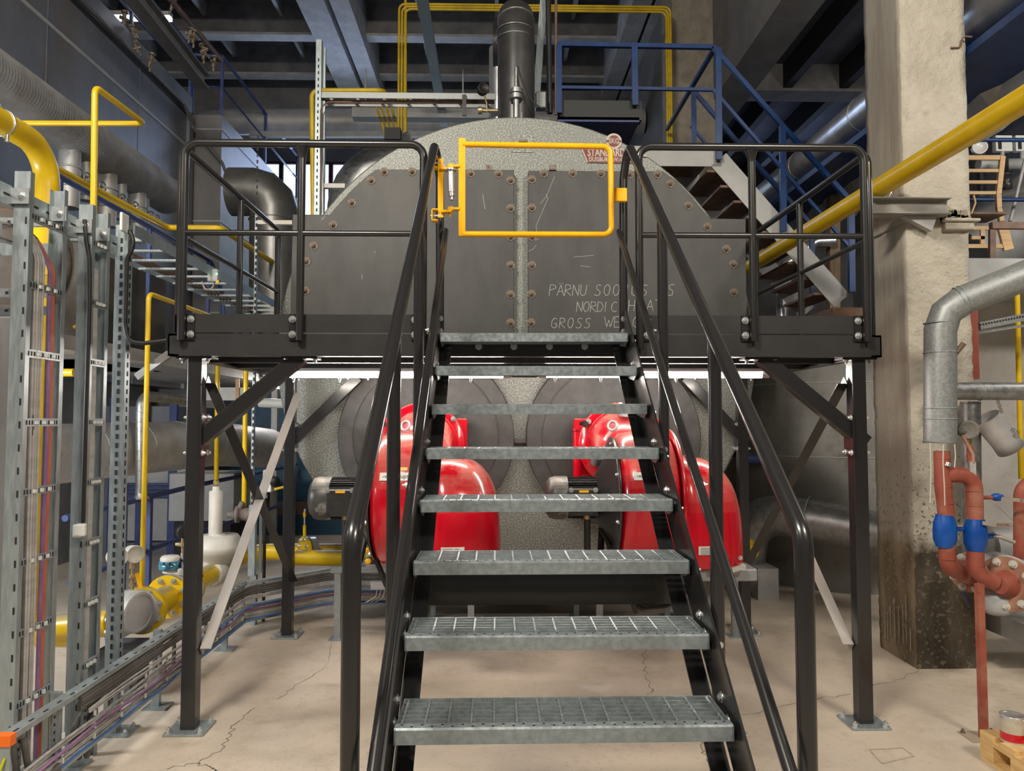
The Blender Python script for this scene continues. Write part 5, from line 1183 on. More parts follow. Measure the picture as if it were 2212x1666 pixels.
MB().lathe(cB - fax.normalized() * .028, -fax, [(.02, 0), (.168, 0), (.168, .03), (.13, .06), (.13, .5)], 36).build('body', GREYP, hx)
cA = at(2092, 1238, Y=YR + .3); bigfl(cA, .125, FLD, hx, 8)
MB().lathe(cA - fax.normalized() * .028, -fax, [(.02, 0), (.127, 0), (.127, .03), (.1, .05), (.1, .7)], 30).build('branch', GREYP, hx)
MB().lathe(at(2160, 1308, Y=YR + .1), (.25, .1, -1), [(.02, -.1), (.085, -.1), (.09, 0), (.09, .03), (.02, .04)], 26).build('drain_flange', GREYP, hx)
b = MB().cyl(at(2080, 1280, Y=YR + .3), at(2092, 1306, Y=YR + .3), .01, n=8); b.build('drain_lever', BLUEL, hx)
MB().b2(at(2215, 1350, Y=YR + .4), at(2300, 1350, Y=YR + .9) * 1.0).build('saddle', GREYP, hx)
MB().bar(V((3.7, .9, 0)), V((3.7, .9, .62)), .07, .07).build('support_leg', GREYP, hx)
MB().tube([at(2150, 1090, Y=.8) , at(2240, 1172, Y=.75)], .001, 6).build('sensor_capillary', CABD, hx)
b = MB().cyl(at(2130, 1180, Y=.95), at(2290, 1175, Y=.95), .15, n=28); b.build('shell', GREYP, hx)
rp = thing('red_post', 'slim red square post with a floor plate under the red pipe elbow', 'post', at(2125, 1597, Z=0))
q = at(2125, 1597, Z=0); t = at(2108, 1262, Y=q.y)
MB().b2((q.x - .0175, q.y - .0175, .006), (q.x + .0175, q.y + .0175, t.z)).build('post', REDOX, rp)
MB().b2((q.x - .09, q.y - .05, 0), (q.x + .11, q.y + .09, .006)).build('floor_plate', mat('dusty_plate', (.36, .29, .22), rough=.7), rp)
for x, y in ((-.07, .07), (.09, .07), (-.07 + .07, -.035), (.095, -.035)): bolt(rp, q + V((x, y, .006)), (0, 0, 1), .01, .012, RUST)
lv = thing('valve_lever', 'steel ball valve lever with a lettered grip beside the right blue valve', 'lever', at(2150, 1140, Y=.25))
b = MB().bar(at(2122, 1130, Y=.26), at(2155, 1135, Y=.24), .022, .005, (0, 1, 0)); b.build('arm', LEV, lv)
g_ = MB().box(at(2170, 1134, Y=.235), (.09, .006, .024)).build('grip', LEV, lv); text('lettering', 'NAVAL', .021, at(2168, 1134, Y=.23), FRONT, REDOX, g_, .0005, 1.0, 1.1)
lv2 = thing('lever', 'bent steel lever on the blue stem right of the right blue valve', 'lever', at(2160, 1165, Y=.3))
MB().cyl(at(2125, 1160, Y=.33), at(2146, 1157, Y=.33), .017, n=12).build('stem', VBLUE, lv2); MB().tube([at(2143, 1157, Y=.33), at(2160, 1160, Y=.3), at(2192, 1172, Y=.28)], .012, 8, .05).build('arm', LEV, lv2)
lv3 = thing('valve_lever', 'short lever with blue stem right of the left blue valve', 'lever', at(2070, 1140, Y=.3))
MB().cyl(at(2058, 1142, Y=.33), at(2079, 1142, Y=.33), .016, n=12).build('stem', VBLUE, lv3); MB().box(at(2070, 1136, Y=.31), (.05, .006, .014)).build('arm', LEV, lv3)
lv4 = thing('drain_valve', 'thin red pipe with a blue valve body and lettered lever at the right frame edge', 'valve', at(2150, 1075, Y=.4))
MB().cyl(at(2112, 1075, Y=.4), at(2145, 1075, Y=.4), .013, n=10).build('pipe', REDOX, lv4); MB().lathe(at(2142, 1074, Y=.4), (1, 0, -.03), [(.014, 0), (.024, .02), (.024, .05), (.016, .07)], 14).build('valve_body', VBLUE, lv4)
a4 = MB().bar(at(2162, 1077, Y=.38), at(2204, 1081, Y=.34), .022, .005, (0, 1, 0)).build('lever', LEV, lv4)
g4 = MB().box(at(2216, 1082, Y=.33), (.05, .006, .024)).build('grip', LEV, a4); 
pipe('red_return_pipe', 'red pipe with an elbow cut by the right frame edge', 'pipe', [at(2290, 1042, Y=.45), at(2207, 1042, Y=.45), at(2207, 1250, Y=.5)], .045, REDOX, .09, 18)
px_ = thing('flow_transmitter', 'round grey transmitter head on a pipe right of the galvanised riser', 'sensor', at(2095, 930, Y=.4))
c = at(2092, 929, Y=.36); MB().lathe(c, (-.6, -1, 0), [(.01, -.09), (.05, -.09), (.055, -.02), (.06, 0), (.06, .03), (.05, .035), (.042, .03), (.005, .03)], 28).build('head', mat('dusty_grey_casting', (.13, .12, .105), (.19, .175, .155), 9, rough=.6), px_)
MB().cyl(at(2067, 933, Y=.36), at(2086, 933, Y=.36), .022, n=12).build('conduit', CABD, px_); MB().cyl(c + V((.02, .02, -.05)), c + V((.02, .02, -.12)), .013, n=10).build('stem', BRASS, px_)
MB().cyl(c + V((.02, .02, -.1)), c + V((.02, .02, -.2)), .02, n=12).build('pipe', REDOX, px_)
lw = thing('long_lever', 'long dusty bent lever below the round transmitter head', 'lever', at(2100, 1020, Y=.3))
MB().tube([at(2080, 942, Y=.32), at(2102, 983, Y=.3), at(2102, 1000, Y=.3)], .011, 8, .03).build('arm', FLD, lw); MB().box(at(2101, 1015, Y=.3), (.036, .012, .1)).build('grip', CABG, lw)
cn = thing('hanging_can', 'dented sheet metal sleeve with black stencil letters hanging from a chain', 'sleeve', at(2160, 940, Y=.7))
p0, p1 = at(2130, 902, Y=.7), at(2184, 970, Y=.7); dd = (p1 - p0).normalized()
MB().lathe(p0, dd, [(.085, 0), (.082, .02), (.088, .1), (.085, .2), (.09, (p1 - p0).length), (.084, (p1 - p0).length), (.08, .1), (.078, .01)], 26, caps=False).build('sleeve', ALUD, cn)
rt = M.Rotation(-.62, 3, 'Y') @ FRONT
for k, wd in enumerate(('PEN', 'KV')): text('lettering', wd, .036, at(2172 + k * 2, 931 + k * 11, Y=.7) + V((0, -.094, 0)), M.Rotation(.35, 3, 'Y') @ FRONT, CABD, cn, .0005)
b = MB()
for k in range(6): b.torus(at(2156 + k * 1.5, 868 + k * 4.4, Y=.72), (1, .3, 0) if k % 2 else (0, 1, .2), .009, .002, 10, 5)
b.build('chain', RUSTB, cn)
yp = thing('yellow_riser', 'thin yellow pipe running up the white wall at the right frame edge', 'pipe', at(2206, 1030, Y=1.6))
MB().tube([at(2197, 630, Y=1.7), at(2206, 1035, Y=1.7)], .02, 12).build('pipe', YELP, yp)
rs_ = thing('red_oxide_upright', 'red brown steel upright on the right edge of the concrete column', 'post', (3.25, 1.2, 0))
MB().b2(at(2086, 640, Y=1.15), at(2107, 820, Y=1.2)).build('upright', REDOX, rs_)
MB().b2(at(2066, 640, Y=1.16), at(2087, 800, Y=1.2)).build('flange', RUSTB, rs_)
pcT = thing('perforated_tray', 'dark perforated cable tray under the clad pipe at the right frame edge', 'cable tray', at(2160, 690, Y=1.3))
b = MB().bar(at(2108, 706, Y=1.3), at(2300, 668, Y=1.3), .1, .055); b.m = 1
for k in range(22):
    q = at(2112, 703, Y=1.249).lerp(at(2240, 678, Y=1.249), k / 21); b.box(q, (.012, .002, .014))
b.m = 0; b.bar(at(2106, 720, Y=1.28), at(2300, 690, Y=1.28), .02, .02); b.build('tray', [GALVD, DARK], pcT)
MB().b2((3.95, 2.75, 0), (8, 2.95, 3.0)).build('wall_alcove', WALLW, kind='structure')
MB().b2((3.4, 1.75, 2.85), (8, 2.74, 3.05)).build('trim_slab', GREYP, kind='structure')
# pallet with paint cans
pa = thing('pallet', 'new pine pallet corner at the bottom right frame edge', 'pallet', at(2240, 1640, Z=0))
pc = at(2166, 1610, Z=.14); 
for k in range(4): MB().b2((pc.x, pc.y - .28 + k * .15 - .1, .122), (pc.x + .8, pc.y - .28 + k * .15, .144)).build('deck_board', WOODP, pa)
for x in (0, .33, .66):
    MB().b2((pc.x + x, pc.y - .38, .1), (pc.x + x + .1, pc.y + .17, .122)).build('stringer_board', WOODP, pa); MB().b2((pc.x + x, pc.y - .38, 0), (pc.x + x + .1, pc.y + .17, .02)).build('bottom_board', WOODP, pa)
    for y in (-.38, -.15, .07): MB().b2((pc.x + x, pc.y + y, .02), (pc.x + x + .1, pc.y + y + .1, .1)).build('block', WOODP, pa)
cnn = thing('paint_can', 'paint can with a red and white label standing on the pallet', 'can', (pc.x + .1, pc.y + .05, .144))
cc = V((pc.x + .075, pc.y + .03, .144))
MB().cyl(cc, cc + V((0, 0, .125)), .055, n=28).build('can', ZINC, cnn); MB().cyl(cc + V((0, 0, .008)), cc + V((0, 0, .115)), .0555, n=28, caps=False).build('label', SIGNW, cnn)
MB().cyl(cc + V((0, 0, .012)), cc + V((0, 0, .05)), .0562, n=28, caps=False).build('red_band', RED, cnn)
MB().lathe(cc + V((0, 0, .125)), (0, 0, 1), [(.055, 0), (.057, .004), (.05, .006), (.047, .002), (.001, .002)], 28).build('lid', ZINC, cnn)
c2 = thing('paint_can', 'small tin half cut by the frame edge beside the labelled paint can', 'can', (pc.x + .19, pc.y - .0, .144))
MB().cyl((pc.x + .19, pc.y - .04, .144), (pc.x + .19, pc.y - .04, .235), .045, n=24).build('can', RED, c2); MB().lathe((pc.x + .19, pc.y - .04, .235), (0, 0, 1), [(.045, 0), (.046, .004), (.001, .005)], 24).build('lid', ZINC, c2)

# chair frame, blue rails and gauges beyond the column
chh = thing('wooden_chair', 'broken pale beech chair with a slatted back on the upper deck beyond the column', 'chair', at(2130, 545, Y=2.4))
yc = 2.4
for (a, c2_, wd) in (((2080, 341), (2162, 341), 10), ((2080, 369), (2158, 369), 7), ((2080, 394), (2155, 394), 7), ((2080, 417), (2154, 417), 7)):
    MB().bar(at(*a, Y=yc), at(*c2_, Y=yc), .02, wd * .0042, UPZ).build('back_slat', WOOD, chh)
b = MB(); ps = [at(2165, 338, Y=yc), at(2160, 385, Y=yc), at(2156, 420, Y=yc), at(2157, 450, Y=yc), at(2163, 478, Y=yc)]
for i in range(4): b.bar(ps[i], ps[i + 1], .045, .03, (0, 1, 0))
b.build('back_post', WOOD, chh)
b = MB().bar(at(2166, 495, Y=yc), at(2178, 540, Y=yc), .09, .03, (0, 1, 0)); b.build('leg', WOOD, chh)
MB().bar(at(2080, 470, Y=yc), at(2152, 470, Y=yc), .3, .02).build('seat', RUSTB, chh)
for y in (493, 532): MB().bar(at(2084, y, Y=yc), at(2168, y, Y=yc), .02, .035).build('rail', WOOD, chh)
MB().bar(at(2098, 514, Y=yc), at(2126, 514, Y=yc), .02, .03).build('stretcher', WOOD, chh); MB().bar(at(2122, 495, Y=yc), at(2122, 530, Y=yc), .04, .02, (0, 1, 0)).build('spindle', WOOD, chh)
bs = thing('brown_stand', 'brown painted steel stand in front of the broken wooden chair', 'stand', at(2143, 600, Y=1.8))
b = MB().bar(at(2143, 600, Y=1.9), at(2143, 497, Y=1.9), .05, .03, (0, 1, 0)); b.bar(at(2140, 488, Y=1.9), at(2290, 488, Y=1.9), .05, .055); b.build('frame', RUSTB, bs)
br_ = thing('upper_blue_railing', 'blue railing bars of the upper deck at the right frame edge', 'railing', at(2200, 430, Y=3.4))
for y in (302, 431): MB().cyl(at(2080, y, Y=2.65), at(2300, y + 1, Y=2.65), .02, n=10).build('rail', BLUE, br_)
MB().bar(at(2290, 560, Y=2.65), at(2290, 300, Y=2.65), .05, .05, (0, 1, 0)).build('post', BLUE, br_)
wg = thing('dial_gauge', 'white dial thermometer beyond the column above the wooden chair', 'gauge', at(2117, 380, Y=3.2))
c = at(2117, 317, Y=3.2); MB().lathe(c, (-.3, -1, 0), [(.01, -.05), (.07, -.05), (.075, 0), (.062, .004), (.06, 0), (.005, 0)], 28).build('dial', GLASSG, wg); MB().bar(c + V((.03, .04, -.5)), c + V((.03, .04, 0)), .06, .06, (0, 1, 0)).build('bracket', BLACKM, wg)
for k, x in enumerate((2165, 2208)):
    t = thing('pressure_switch', ('white pressure switch box with a dark scale next to the dial thermometer', 'white pressure switch box cut by the right frame edge')[k], 'switch', at(x, 330, Y=3.2))
    bx = MB().b2(at(x - 13, 326, Y=3.2), at(x + 13, 297, Y=3.26)).build('body', WHITEP, t, bevel=.006); MB().b2(at(x - 8, 322, Y=3.195), at(x - 2, 305, Y=3.2)).build('scale', DARK, bx); MB().cyl(at(x, 326, Y=3.22), at(x, 354, Y=3.22), .02, n=10).build('stem', GREYP, t)
pipe('header_pipe', 'pale grey capped header pipe behind the slatted chair back', 'pipe', [at(2113, 355, Y=3.22), at(2320, 353, Y=3.22)], .055, GREYP, 0, 16)
dk = thing('flanged_valve', 'dark flanged valve behind the wooden chair post', 'valve', at(2172, 405, Y=3.0))
b = MB().lathe(at(2172, 375, Y=3.0), (0, 0, -1), [(.03, -.15), (.03, 0), (.07, 0), (.07, .03), (.04, .04), (.055, .1), (.055, .16), (.03, .17)], 18); b.build('body', BLACKM, dk)
pipe('slanted_pole', 'slim dusty pole leaning behind the wooden chair', 'pole', [at(2214, 345, Y=2.8), at(2182, 478, Y=2.8)], .016, CABG, 0, 8)
pipe('slanted_duct', 'large dull round duct sloping behind the chair', 'duct', [at(2085, 560, Y=4.2), at(2300, 400, Y=4.2)], .42, ALUD, 0, 24)
for k in range(1):
    pipe('twig', 'bent dry stick poking out between column and chair', 'stick', [at(2098, 462, Y=1.6), at(2107, 438, Y=1.6), at(2103, 422, Y=1.6)], .008, WOOD, .02, 6)

# ---------------------------------------------------------------- blue stairs beyond the boiler on the right
gs = thing('steel_stairs', 'old grey steel stairs with brown treads and blue handrails descending beyond the boiler', 'stairs', (2.5, 3.2, 2.9))
yn, yf = 2.95, 3.75
T0, T1 = at(1552, 345, Y=yn), at(1818, 650, Y=yn); dz = (T1 - T0).normalized()
for y in (yn, yf):
    o = V((0, y - yn, 0))
    MB().bar(T0 + o, T1 + o, .012, .20, UPZ).build('stringer', GREYP, gs)
    L0 = at(1320, 318, Y=yn); L0 = V((L0.x, y, T0.z + .03)); MB().bar(L0, V((T0.x + .03, y, T0.z + .03)), .012, .2).build('landing_beam', GREYP, gs)
for k in range(9):
    p = T0.lerp(T1, (k + .6) / 9.2); MB().box((p.x - .06, (yn + yf) / 2, p.z - .02), (.26, yf - yn - .02, .025)).build('tread', RUSTB, gs)
MB().b2((L0.x, yn, T0.z + .09), (T0.x, yf, T0.z + .11)).build('landing', RUSTB, gs)
def tb(pts, w, m=BLUE, nm='handrail'):
    b = MB()
    for i in range(len(pts) - 1): b.bar(pts[i], pts[i + 1], w, w, UPZ)
    return b.build(nm, m, gs)
yr = yn - .05
tb([at(1205, 96, Y=yr), at(1540, 102, Y=yr), at(1690, 272, Y=yr), at(1842, 440, Y=yr)], .042)
tb([at(1205, 189, Y=yr), at(1540, 194, Y=yr), at(1690, 366, Y=yr), at(1845, 545, Y=yr)], .03, nm='mid_rail')
for x, y0, y1 in ((1207, 245, 98), (1372, 228, 100), (1553, 345, 104), (1692, 500, 272), (1840, 632, 438)): MB().bar(at(x, y0, Y=yr), at(x - 2 if x > 1300 else x, y1, Y=yr), .058, .04, (0, 1, 0)).build('rail_post', BLUE, gs)
oy = lambda p: V((p.x, yf + .04, p.z))
tb([oy(at(1545, 102, Y=yr)), oy(at(1690, 272, Y=yr)), oy(at(1842, 440, Y=yr))], .042)
tb([oy(at(1545, 194, Y=yr)), oy(at(1690, 366, Y=yr)), oy(at(1842, 545, Y=yr))], .03, nm='mid_rail')
for x, y0, y1 in ((1553, 330, 110), (1692, 500, 272), (1840, 632, 438)): MB().bar(oy(at(x, y0, Y=yr)), oy(at(x - 2, y1, Y=yr)), .05, .04, (0, 1, 0)).build('rail_post', BLUE, gs)
tb([V((at(1545, 102, Y=yr).x, yr, at(1545, 102, Y=yr).z)), oy(at(1545, 102, Y=yr)), V((at(1545, 102, Y=yr).x, yf + 1.2, at(1545, 102, Y=yr).z))], .04)
gp2 = thing('gantry_platform', 'dark platform edge under the high blue railing behind the boiler top', 'platform', at(1290, 255, Y=3.3))
MB().b2(at(1205, 258, Y=yn), at(1381, 229, Y=yn + .12)).build('edge_beam', mat('dark_green_steel', (.03, .035, .035), rough=.6), gp2); MB().b2(at(1205, 258, Y=yn) + V((0, 0, -.02)), at(1381, 258, Y=yn) + V((0, .8, .02))).build('deck', BLUEL, gp2)
for x in (1298, 1335): MB().bar(at(x, 300, Y=yn + .4), at(x, 258, Y=yn + .4), .02, .02, (0, 1, 0)).build('hanger', GREYP, gp2)
ls = thing('stair_foot_landing', 'rusty timber landing at the foot of the old grey stairs', 'landing', at(1830, 670, Y=3.2))
MB().b2((T1.x - .25, 2.6, T1.z - .2), (T1.x + .9, 3.9, T1.z - .12)).build('deck', RUSTB, ls); MB().b2((T1.x - .25, 2.58, T1.z - .34), (T1.x + .9, 2.62, T1.z - .2)).build('fascia', RUSTB, ls)
wp = thing('timber_post', 'rough brown timber post behind the blue stair railing', 'post', at(1802, 680, Y=4.5))
MB().bar(at(1800, 690, Y=4.3), at(1800, 280, Y=4.3), .12, .1, (0, 1, 0)).build('post', mat('old_timber', (.28, .2, .13), (.2, .14, .09), 6, rough=.8, stretch=(6, 6, 1)), wp)
# big bright ducts running back along the right
hd = thing('bright_round_duct', 'shiny round sheet metal duct running back high on the right past the column', 'duct', (3.55, 4, 4.7))
MB().tube([(3.55, -.4, 4.83), (3.55, 7.8, 4.83)], .19, 32).build('cladding', ALU, hd)
for y in (.6, 1.6, 3.1, 4.6, 6.2): MB().torus((3.55, y, 4.83), (0, 1, 0), .19, .006, 32, 6).build('seam', ALUG, hd)
MB().b2((3.2, .4, 4.36), (3.9, 7.6, 4.42)).build('cable_channel', BLUE, hd)
fd = thing('crumpled_foil_duct', 'crumpled foil wrapped duct running back below the shiny round duct', 'duct', (3.95, 4, 4.1))
b = MB(); rs = []; rnd = random.Random(3)
for i in range(40):
    y = -.2 + i * .2; c = V((4.0, y, 4.46)); rs.append([c + V((math.cos(2 * PI * j / 10 + .3), 0, math.sin(2 * PI * j / 10 + .3))) * (.28 + rnd.uniform(-.035, .035)) for j in range(10)])
b.rings(rs, smooth=False).build('foil', mat('crumpled_foil', (.55, .56, .58), (.68, .69, .71), 6, rough=.32, metal=.55, bump=.5, bscale=5, bdist=.05), fd)
MB().tube([at(1690, 700, Y=4.2), at(1690, 575, Y=4.2), at(1760, 522, Y=4.2), at(1800, 520, Y=4.2)], .07, 18, .12).build('vertical_branch', ALU, None, 'shiny vertical branch duct with an elbow between the blue stair posts', 'duct')
# under the platform on the right: grey vessel, low pipe, dark tank, wall stub
gv = thing('grey_vessel', 'large dull grey cylindrical vessel behind the right platform leg', 'vessel', (3.5, 4.3, 0))
MB().lathe((3.6, 4.05, 0.0), (0, 0, 1), [(.95, 0), (1.0, .3), (1.06, .35), (1.06, 2.4), (.9, 2.55)], 48).build('shell', mat('dull_grey_lagging', (.20, .20, .19), (.28, .28, .265), 2.5, rough=.7, c3=(.14, .12, .1), scale3=2.5, lo3=.6, hi3=.75), gv)
for z in (1.35, 2.1): MB().torus((3.6, 4.05, z), (0, 0, 1), 1.06, .006, 48, 6).build('seam', GREYP, gv)
lpq = thing('low_clad_pipe', 'thick grey clad pipe lying low behind the right platform leg', 'pipe', at(1780, 1160, Y=2.6))
a, c = at(1680, 1105, Y=3.0), at(1960, 1165, Y=2.4); MB().tube([a + V((-.25, .3, -.7)), a + V((-.2, .2, 0)), c], .2, 26, .35, 6).build('cladding', ALUG, lpq); MB().torus(at(1742, 1118, Y=2.86), c - a, .2, .006, 26, 6).build('seam', GALVD, lpq)
MB().b2((2.3, 2.9, 0), (2.5, 3.2, .3)).build('support', GREYP, lpq)
dt = thing('dark_tank', 'dark blue grey square tank behind the stair handrail on the right', 'tank', (3.0, 6, 1))
MB().b2((2.9, 5.2, 1.35), (4.3, 6.5, 2.3)).build('tank', mat('dark_navy_steel', (.03, .035, .05), rough=.5), dt); MB().b2((3.0, 5.4, 0), (3.1, 6.4, 1.35)).build('leg', WALLD, dt)
pipe('blue_pipe', 'level greyish blue pipe below the dark square tank', 'pipe', [at(1600, 992, Y=3.6), at(1800, 994, Y=3.6)], .055, BLUEL, 0, 14)
MB().b2((2.75, 5.25, 0), (3.5, 5.45, 1.24)).build('wall_stub', WALLW, kind='structure')
yf2 = thing('yellow_flange', 'yellow pipe flange peeping out low behind the right rear platform leg', 'flange', at(1618, 1190, Y=2.3))
MB().lathe(at(1612, 1188, Y=2.4), (.6, -1, 0), [(.02, 0), (.1, 0), (.1, .03), (.05, .03), (.05, .1)], 24).build('flange', YELP, yf2); MB().tube([at(1612, 1188, Y=2.42), at(1500, 1192, Y=2.7)], .05, 14).build('pipe', YELP, yf2)
# ---------------------------------------------------------------- pipes, trays and struts above and behind the boiler
for k in range(3):
    x0 = at(861 + k * 6.5, 200, Y=5.1).x; x1 = at(1450 - k * 4.5, 200, Y=5.1).x; z1 = at(1000, 10 + k * 5.5, Y=5.1).z
    pipe('yellow_conduit', ('outermost of the three yellow pipes arching high behind the boiler', 'middle of the three yellow pipes arching high behind the boiler', 'innermost of the three yellow pipes arching high behind the boiler')[k], 'pipe', [(x0, 5.1, 3.6), (x0, 5.1, z1), (x1, 5.1, z1), (x1, 5.1, 4.6)], .016, YELO, .08, 10, 5, 'arched yellow pipes')
pipe('yellow_conduit', 'single yellow pipe right of the arched trio rising to the roof behind the boiler', 'pipe', [at(876, 320, Y=5.1), at(876, -20, Y=5.1)], .018, YELO, 0, 10)
for k in range(4):
    pipe('yellow_sloping_pipe', 'thin yellow pipe sloping down towards the small dark box left of the boiler top', 'pipe', [at(812 + k * 11, 228, Y=4.2), at(833 + k * 9, 290, Y=2.9)], .015, YELO, 0, 8, 5, 'sloping yellow pipes')
bx = thing('pipe_box', 'small dark box where the sloping yellow pipes end', 'box', at(849, 296, Y=2.9)); MB().b2(at(830, 300, Y=2.85), at(868, 284, Y=2.95)).build('body', DARK, bx)
pipe('yellow_gooseneck', 'yellow pipe bent square around the tall perforated strut left of the boiler', 'pipe', [at(677, 470, Y=3.0), at(674, 196, Y=3.0), at(828, 196, Y=3.0), at(838, 215, Y=3.4)], .026, YELO, .07, 12)
ts = thing('tall_strut', 'tall perforated galvanised strut standing left of the boiler top', 'strut', at(690, 470, Y=2.9))
b = MB().b2((at(680, 300, Y=2.95).x, 2.95, at(690, 480, Y=2.95).z), (at(692, 300, Y=2.95).x, 3.0, at(690, 85, Y=2.95).z)); b.m = 1; zz = 3.7
while zz < 5.3: b.box((at(686, 300, Y=2.95).x, 2.949, zz), (.012, .003, .03)); zz += .065
b.build('channel', [GALV, DARK], ts); MB().b2((at(694, 300, Y=3.02).x, 3.02, at(690, 480, Y=3.02).z), (at(701, 300, Y=3.02).x, 3.05, at(690, 102, Y=3.02).z)).build('second_channel', GALV, ts)
pipe('red_cable', 'reddish cable dropping beside the tall perforated strut', 'cable', [at(760, 220, Y=2.94), at(705, 220, Y=2.94), at(693, 235, Y=2.94), at(692, 300, Y=2.94), at(694, 460, Y=2.94)], .007, RUSTB, .08, 8)
sl = thing('white_batten', 'slim whitish upright profile beside the tall perforated strut', 'profile', at(702, 460, Y=3.1)); MB().b2(at(699, 465, Y=3.06), at(704, 265, Y=3.09)).build('profile', CREAM, sl)
tr2 = thing('overhead_cable_tray', 'galvanised cable tray spanning from the tall strut to the clad pipe', 'cable tray', at(880, 215, Y=3))
for y0 in (208, 226):
    b = MB().b2(at(690, y0 + 3, Y=2.97 if y0 < 220 else 3.3), at(1072, y0 - 5, Y=2.98 if y0 < 220 else 3.31)); b.build('rail', GALVD, tr2)
for k in range(7): b = MB().bar(at(716 + k * 57, 214, Y=2.98), at(714 + k * 56, 224, Y=3.3), .03, .012); b.build('rung', GALV, tr2)
MB().bar(at(1003, 250, Y=2.95), at(1003, 205, Y=2.95), .04, .02, (0, 1, 0)).build('support', BLACKM, tr2)
for k in range(2): pipe('tray_cable', 'dark red cable lying in the overhead cable tray', 'cable', [at(700, 219 + k * 3, Y=3.05), at(1068, 219 + k * 3, Y=3.05)], .014, RUSTB, 0, 8, 5, 'cables in the overhead tray')
gsx = thing('galvanised_strut', 'long bluish galvanised channel running back under the roof left of the clad pipe', 'strut', (-1.05, 5.5, 6.4))
MB().chan((-1.045, 3.6, 6.46), (-1.045, 7.5, 6.46), .13, .06, .006).build('channel', GALV, gsx)
b = thing('pipe_bracket', 'bluish perforated strut leaning just right of the clad pipe', 'strut', at(1165, 130, Y=2.9))
MB().bar(at(1159, 205, Y=3.0), at(1175, -10, Y=3.0), .07, .05, (0, 1, 0)).build('channel', GALV, b)
pipe('dark_conduit', 'dark vertical conduit pipe right of the leaning strut', 'pipe', [at(1188, 245, Y=2.9), at(1184, -15, Y=2.9)], .028, BLACKM, 0, 10)
pipe('brown_conduit', 'brown vertical conduit pipe beside the end of the blue railing', 'pipe', [at(1201, 248, Y=2.9), at(1201, -15, Y=2.9)], .014, RUSTB, 0, 10)
jb2 = thing('cable_box', 'small galvanised box at the foot of the dark conduit on the boiler top', 'box', at(1168, 225, Y=2.7)); MB().b2(at(1157, 232, Y=2.7), at(1178, 207, Y=2.8)).build('body', GALVD, jb2, bevel=.01)
wb2 = thing('roof_lamp_profile', 'long whitish profile hanging level under the far roof beams', 'profile', at(900, 249, Y=7)); MB().b2(at(760, 252, Y=7), at(1062, 246, Y=7.2)).build('profile', GREYP, wb2)
for x in (790, 1000): MB().bar(at(x, 250, Y=7.1), at(x, 150, Y=7.1), .02, .02, (0, 1, 0)).build('hanger', GREYP, wb2)
fp = thing('far_pipe', 'thick dim pipe lying level across the back wall above the windows', 'pipe', at(700, 262, Y=10)); MB().tube([at(440, 264, Y=9.8), at(1390, 262, Y=9.8)], .24, 20).build('pipe', ALUD, fp)
fb_ = thing('far_pipe_highlight', 'pale level strip painting the highlight under the thick dim pipe at the back wall', 'rail', at(700, 290, Y=9.6)); MB().bar(at(540, 291, Y=9.5), at(1000, 291, Y=9.5), .1, .1).build('rail', GREYP, fb_)  # pale bar added as the highlight along the far pipe's lower edge
el = thing('flue_elbow', 'large dark sheet metal flue elbow behind the left railing', 'duct', at(590, 690, Y=4.2))
b = MB().tube([at(500, 415, Y=4.6), at(592, 415, Y=4.6), at(592, 765, Y=4.6)], .285, 26, .62, 3); b.build('duct', mat('dark_sheet_metal', (.17, .17, .165), (.24, .24, .23), 3, rough=.4, metal=.7), el)
MB().torus(at(592, 478, Y=4.6), (0, 0, 1), .287, .007, 26, 6).build('seam', ALUG, el)
e2 = thing('flue_bend', 'grey segmented flue bend rising behind the left shoulder of the boiler', 'duct', at(760, 470, Y=3.5))
MB().tube([at(752, 520, Y=4.4), at(760, 385, Y=4.4), at(900, 330, Y=4.4)], .26, 24, .55, 5).build('duct', ALUG, e2)
MB().b2((at(700, 400, Y=3.0).x, 3.0, at(700, 401, Y=3.0).z - .02), (at(745, 400, Y=3.0).x, 3.05, at(700, 396, Y=3.0).z)).build('stay_bar', CREAM, e2)
# shelf brackets between boiler and the left (cream bars)
for px, py, n in ((560, 480, 0),):
    sbk = thing('cream_stay', 'short cream coloured stay bar left of the boiler plate', 'bar', at(600, 481, Y=2.1)); MB().b2(at(556, 484, Y=2.1), at(633, 478, Y=2.13)).build('bar', CREAM, sbk)

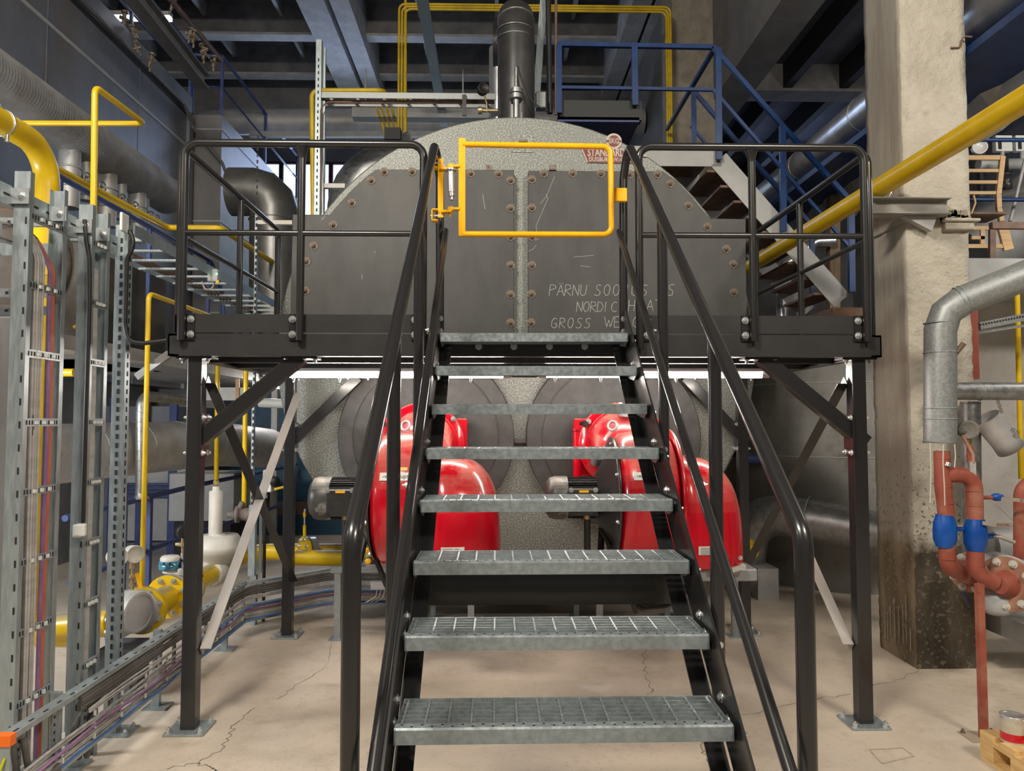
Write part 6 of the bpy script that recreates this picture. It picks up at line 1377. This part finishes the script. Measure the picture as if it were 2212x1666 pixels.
# right hand roof: lower slab with long ribs and a heavy beam
MB().b2((3.1, -2, 6.75), (8, 12.4, 6.95)).build('ceiling_low', mat('dark_blue_slab', (.09, .095, .12), (.13, .135, .16), 2, rough=.8), kind='structure')
for x in (3.9, 4.7, 5.6, 6.6): MB().b2((x - .06, -2, 6.4), (x + .06, 12.4, 6.75)).build('ceiling_rib', mat('dark_rib', (.035, .035, .04), rough=.8) if x < 4 else bpy.data.materials['dark_rib'], kind='structure')
MB().b2((3.1, 5.9, 6.38), (8, 6.15, 6.75)).build('ceiling_beam', CONC, kind='structure'); MB().b2((3.1, 5.85, 6.34), (8, 6.2, 6.38)).build('trim_beam', CONC, kind='structure')
MB().b2((2.7, -2, 6.0), (3.15, 12.4, 9.85)).build('ceiling_beam', mat('dim_beam', (.12, .115, .11), (.16, .155, .15), 2, rough=.85), kind='structure')
# burner control gear behind the stairs: beige panel with two yellow devices, base frame, cables
bb = thing('burner_control_panel', 'beige control panel with two yellow round sensors below the left burner', 'panel', at(815, 1260, Y=1.7))
MB().b2(at(790, 1225, Y=1.75), at(840, 1060, Y=1.8)).build('panel', CREAM, bb)
for y in (1189, 1213):
    q = at(795, y, Y=1.6); k = MB().box(q + V((.03, .04, 0)), (.09, .06, .05)).build('sensor', BLACKM, bb); MB().lathe(q + V((0, .01, 0)), (-.2, -1, 0), [(.024, 0), (.024, .012), (.02, .016), (.001, .016)], 18).build('sensor_cap', YEL, k)
bf2 = thing('burner_base_frame', 'grey floor frame with dark cables running along the foot of the boiler', 'frame', (0, 1.7, 0))
MB().chan((-1.5, 1.75, .52), (1.75, 1.75, .52), .06, .05, .004).build('rail', GALVD, bf2)
for x in (-1.45, -.4, .62, 1.7): MB().bar((x, 1.75, 0), (x, 1.75, .52), .05, .04, (0, 1, 0)).build('post', GALVD, bf2); MB().b2((x - .06, 1.69, 0), (x + .06, 1.81, .01)).build('foot_plate', GALV, bf2)
gbx = thing('terminal_box', 'long grey terminal box with cables below the left burner', 'box', at(820, 1270, Y=1.72)); MB().b2(at(800, 1275, Y=1.66), at(845, 1254, Y=1.72)).build('body', GREYP, gbx, bevel=.006)
for k in range(3): MB().tube([at(815 + k * 8, 1274, Y=1.7), at(812 + k * 8, 1290, Y=1.7), at(790 + k * 10, 1302, Y=1.8)], .005, 6, .04).build('lead', CABG, gbx)
for k in range(4): cable('thick black burner cable drooping over the tray at the right rear leg', [(.72 + .03 * k, 1.5, .75), (.9 + .03 * k, 1.65, .25 + .02 * k), (1.2, 1.85, .22 + .03 * k), (1.45, 1.8, .45)], .018, RUBBER, 'black burner cables')
cable('thick black loop of burner cable beside the right burner base', [(1.35, 1.3, .95), (1.5, 1.35, .62), (1.38, 1.4, .52), (1.15, 1.5, .6)], .022, RUBBER, None, bend=.15)
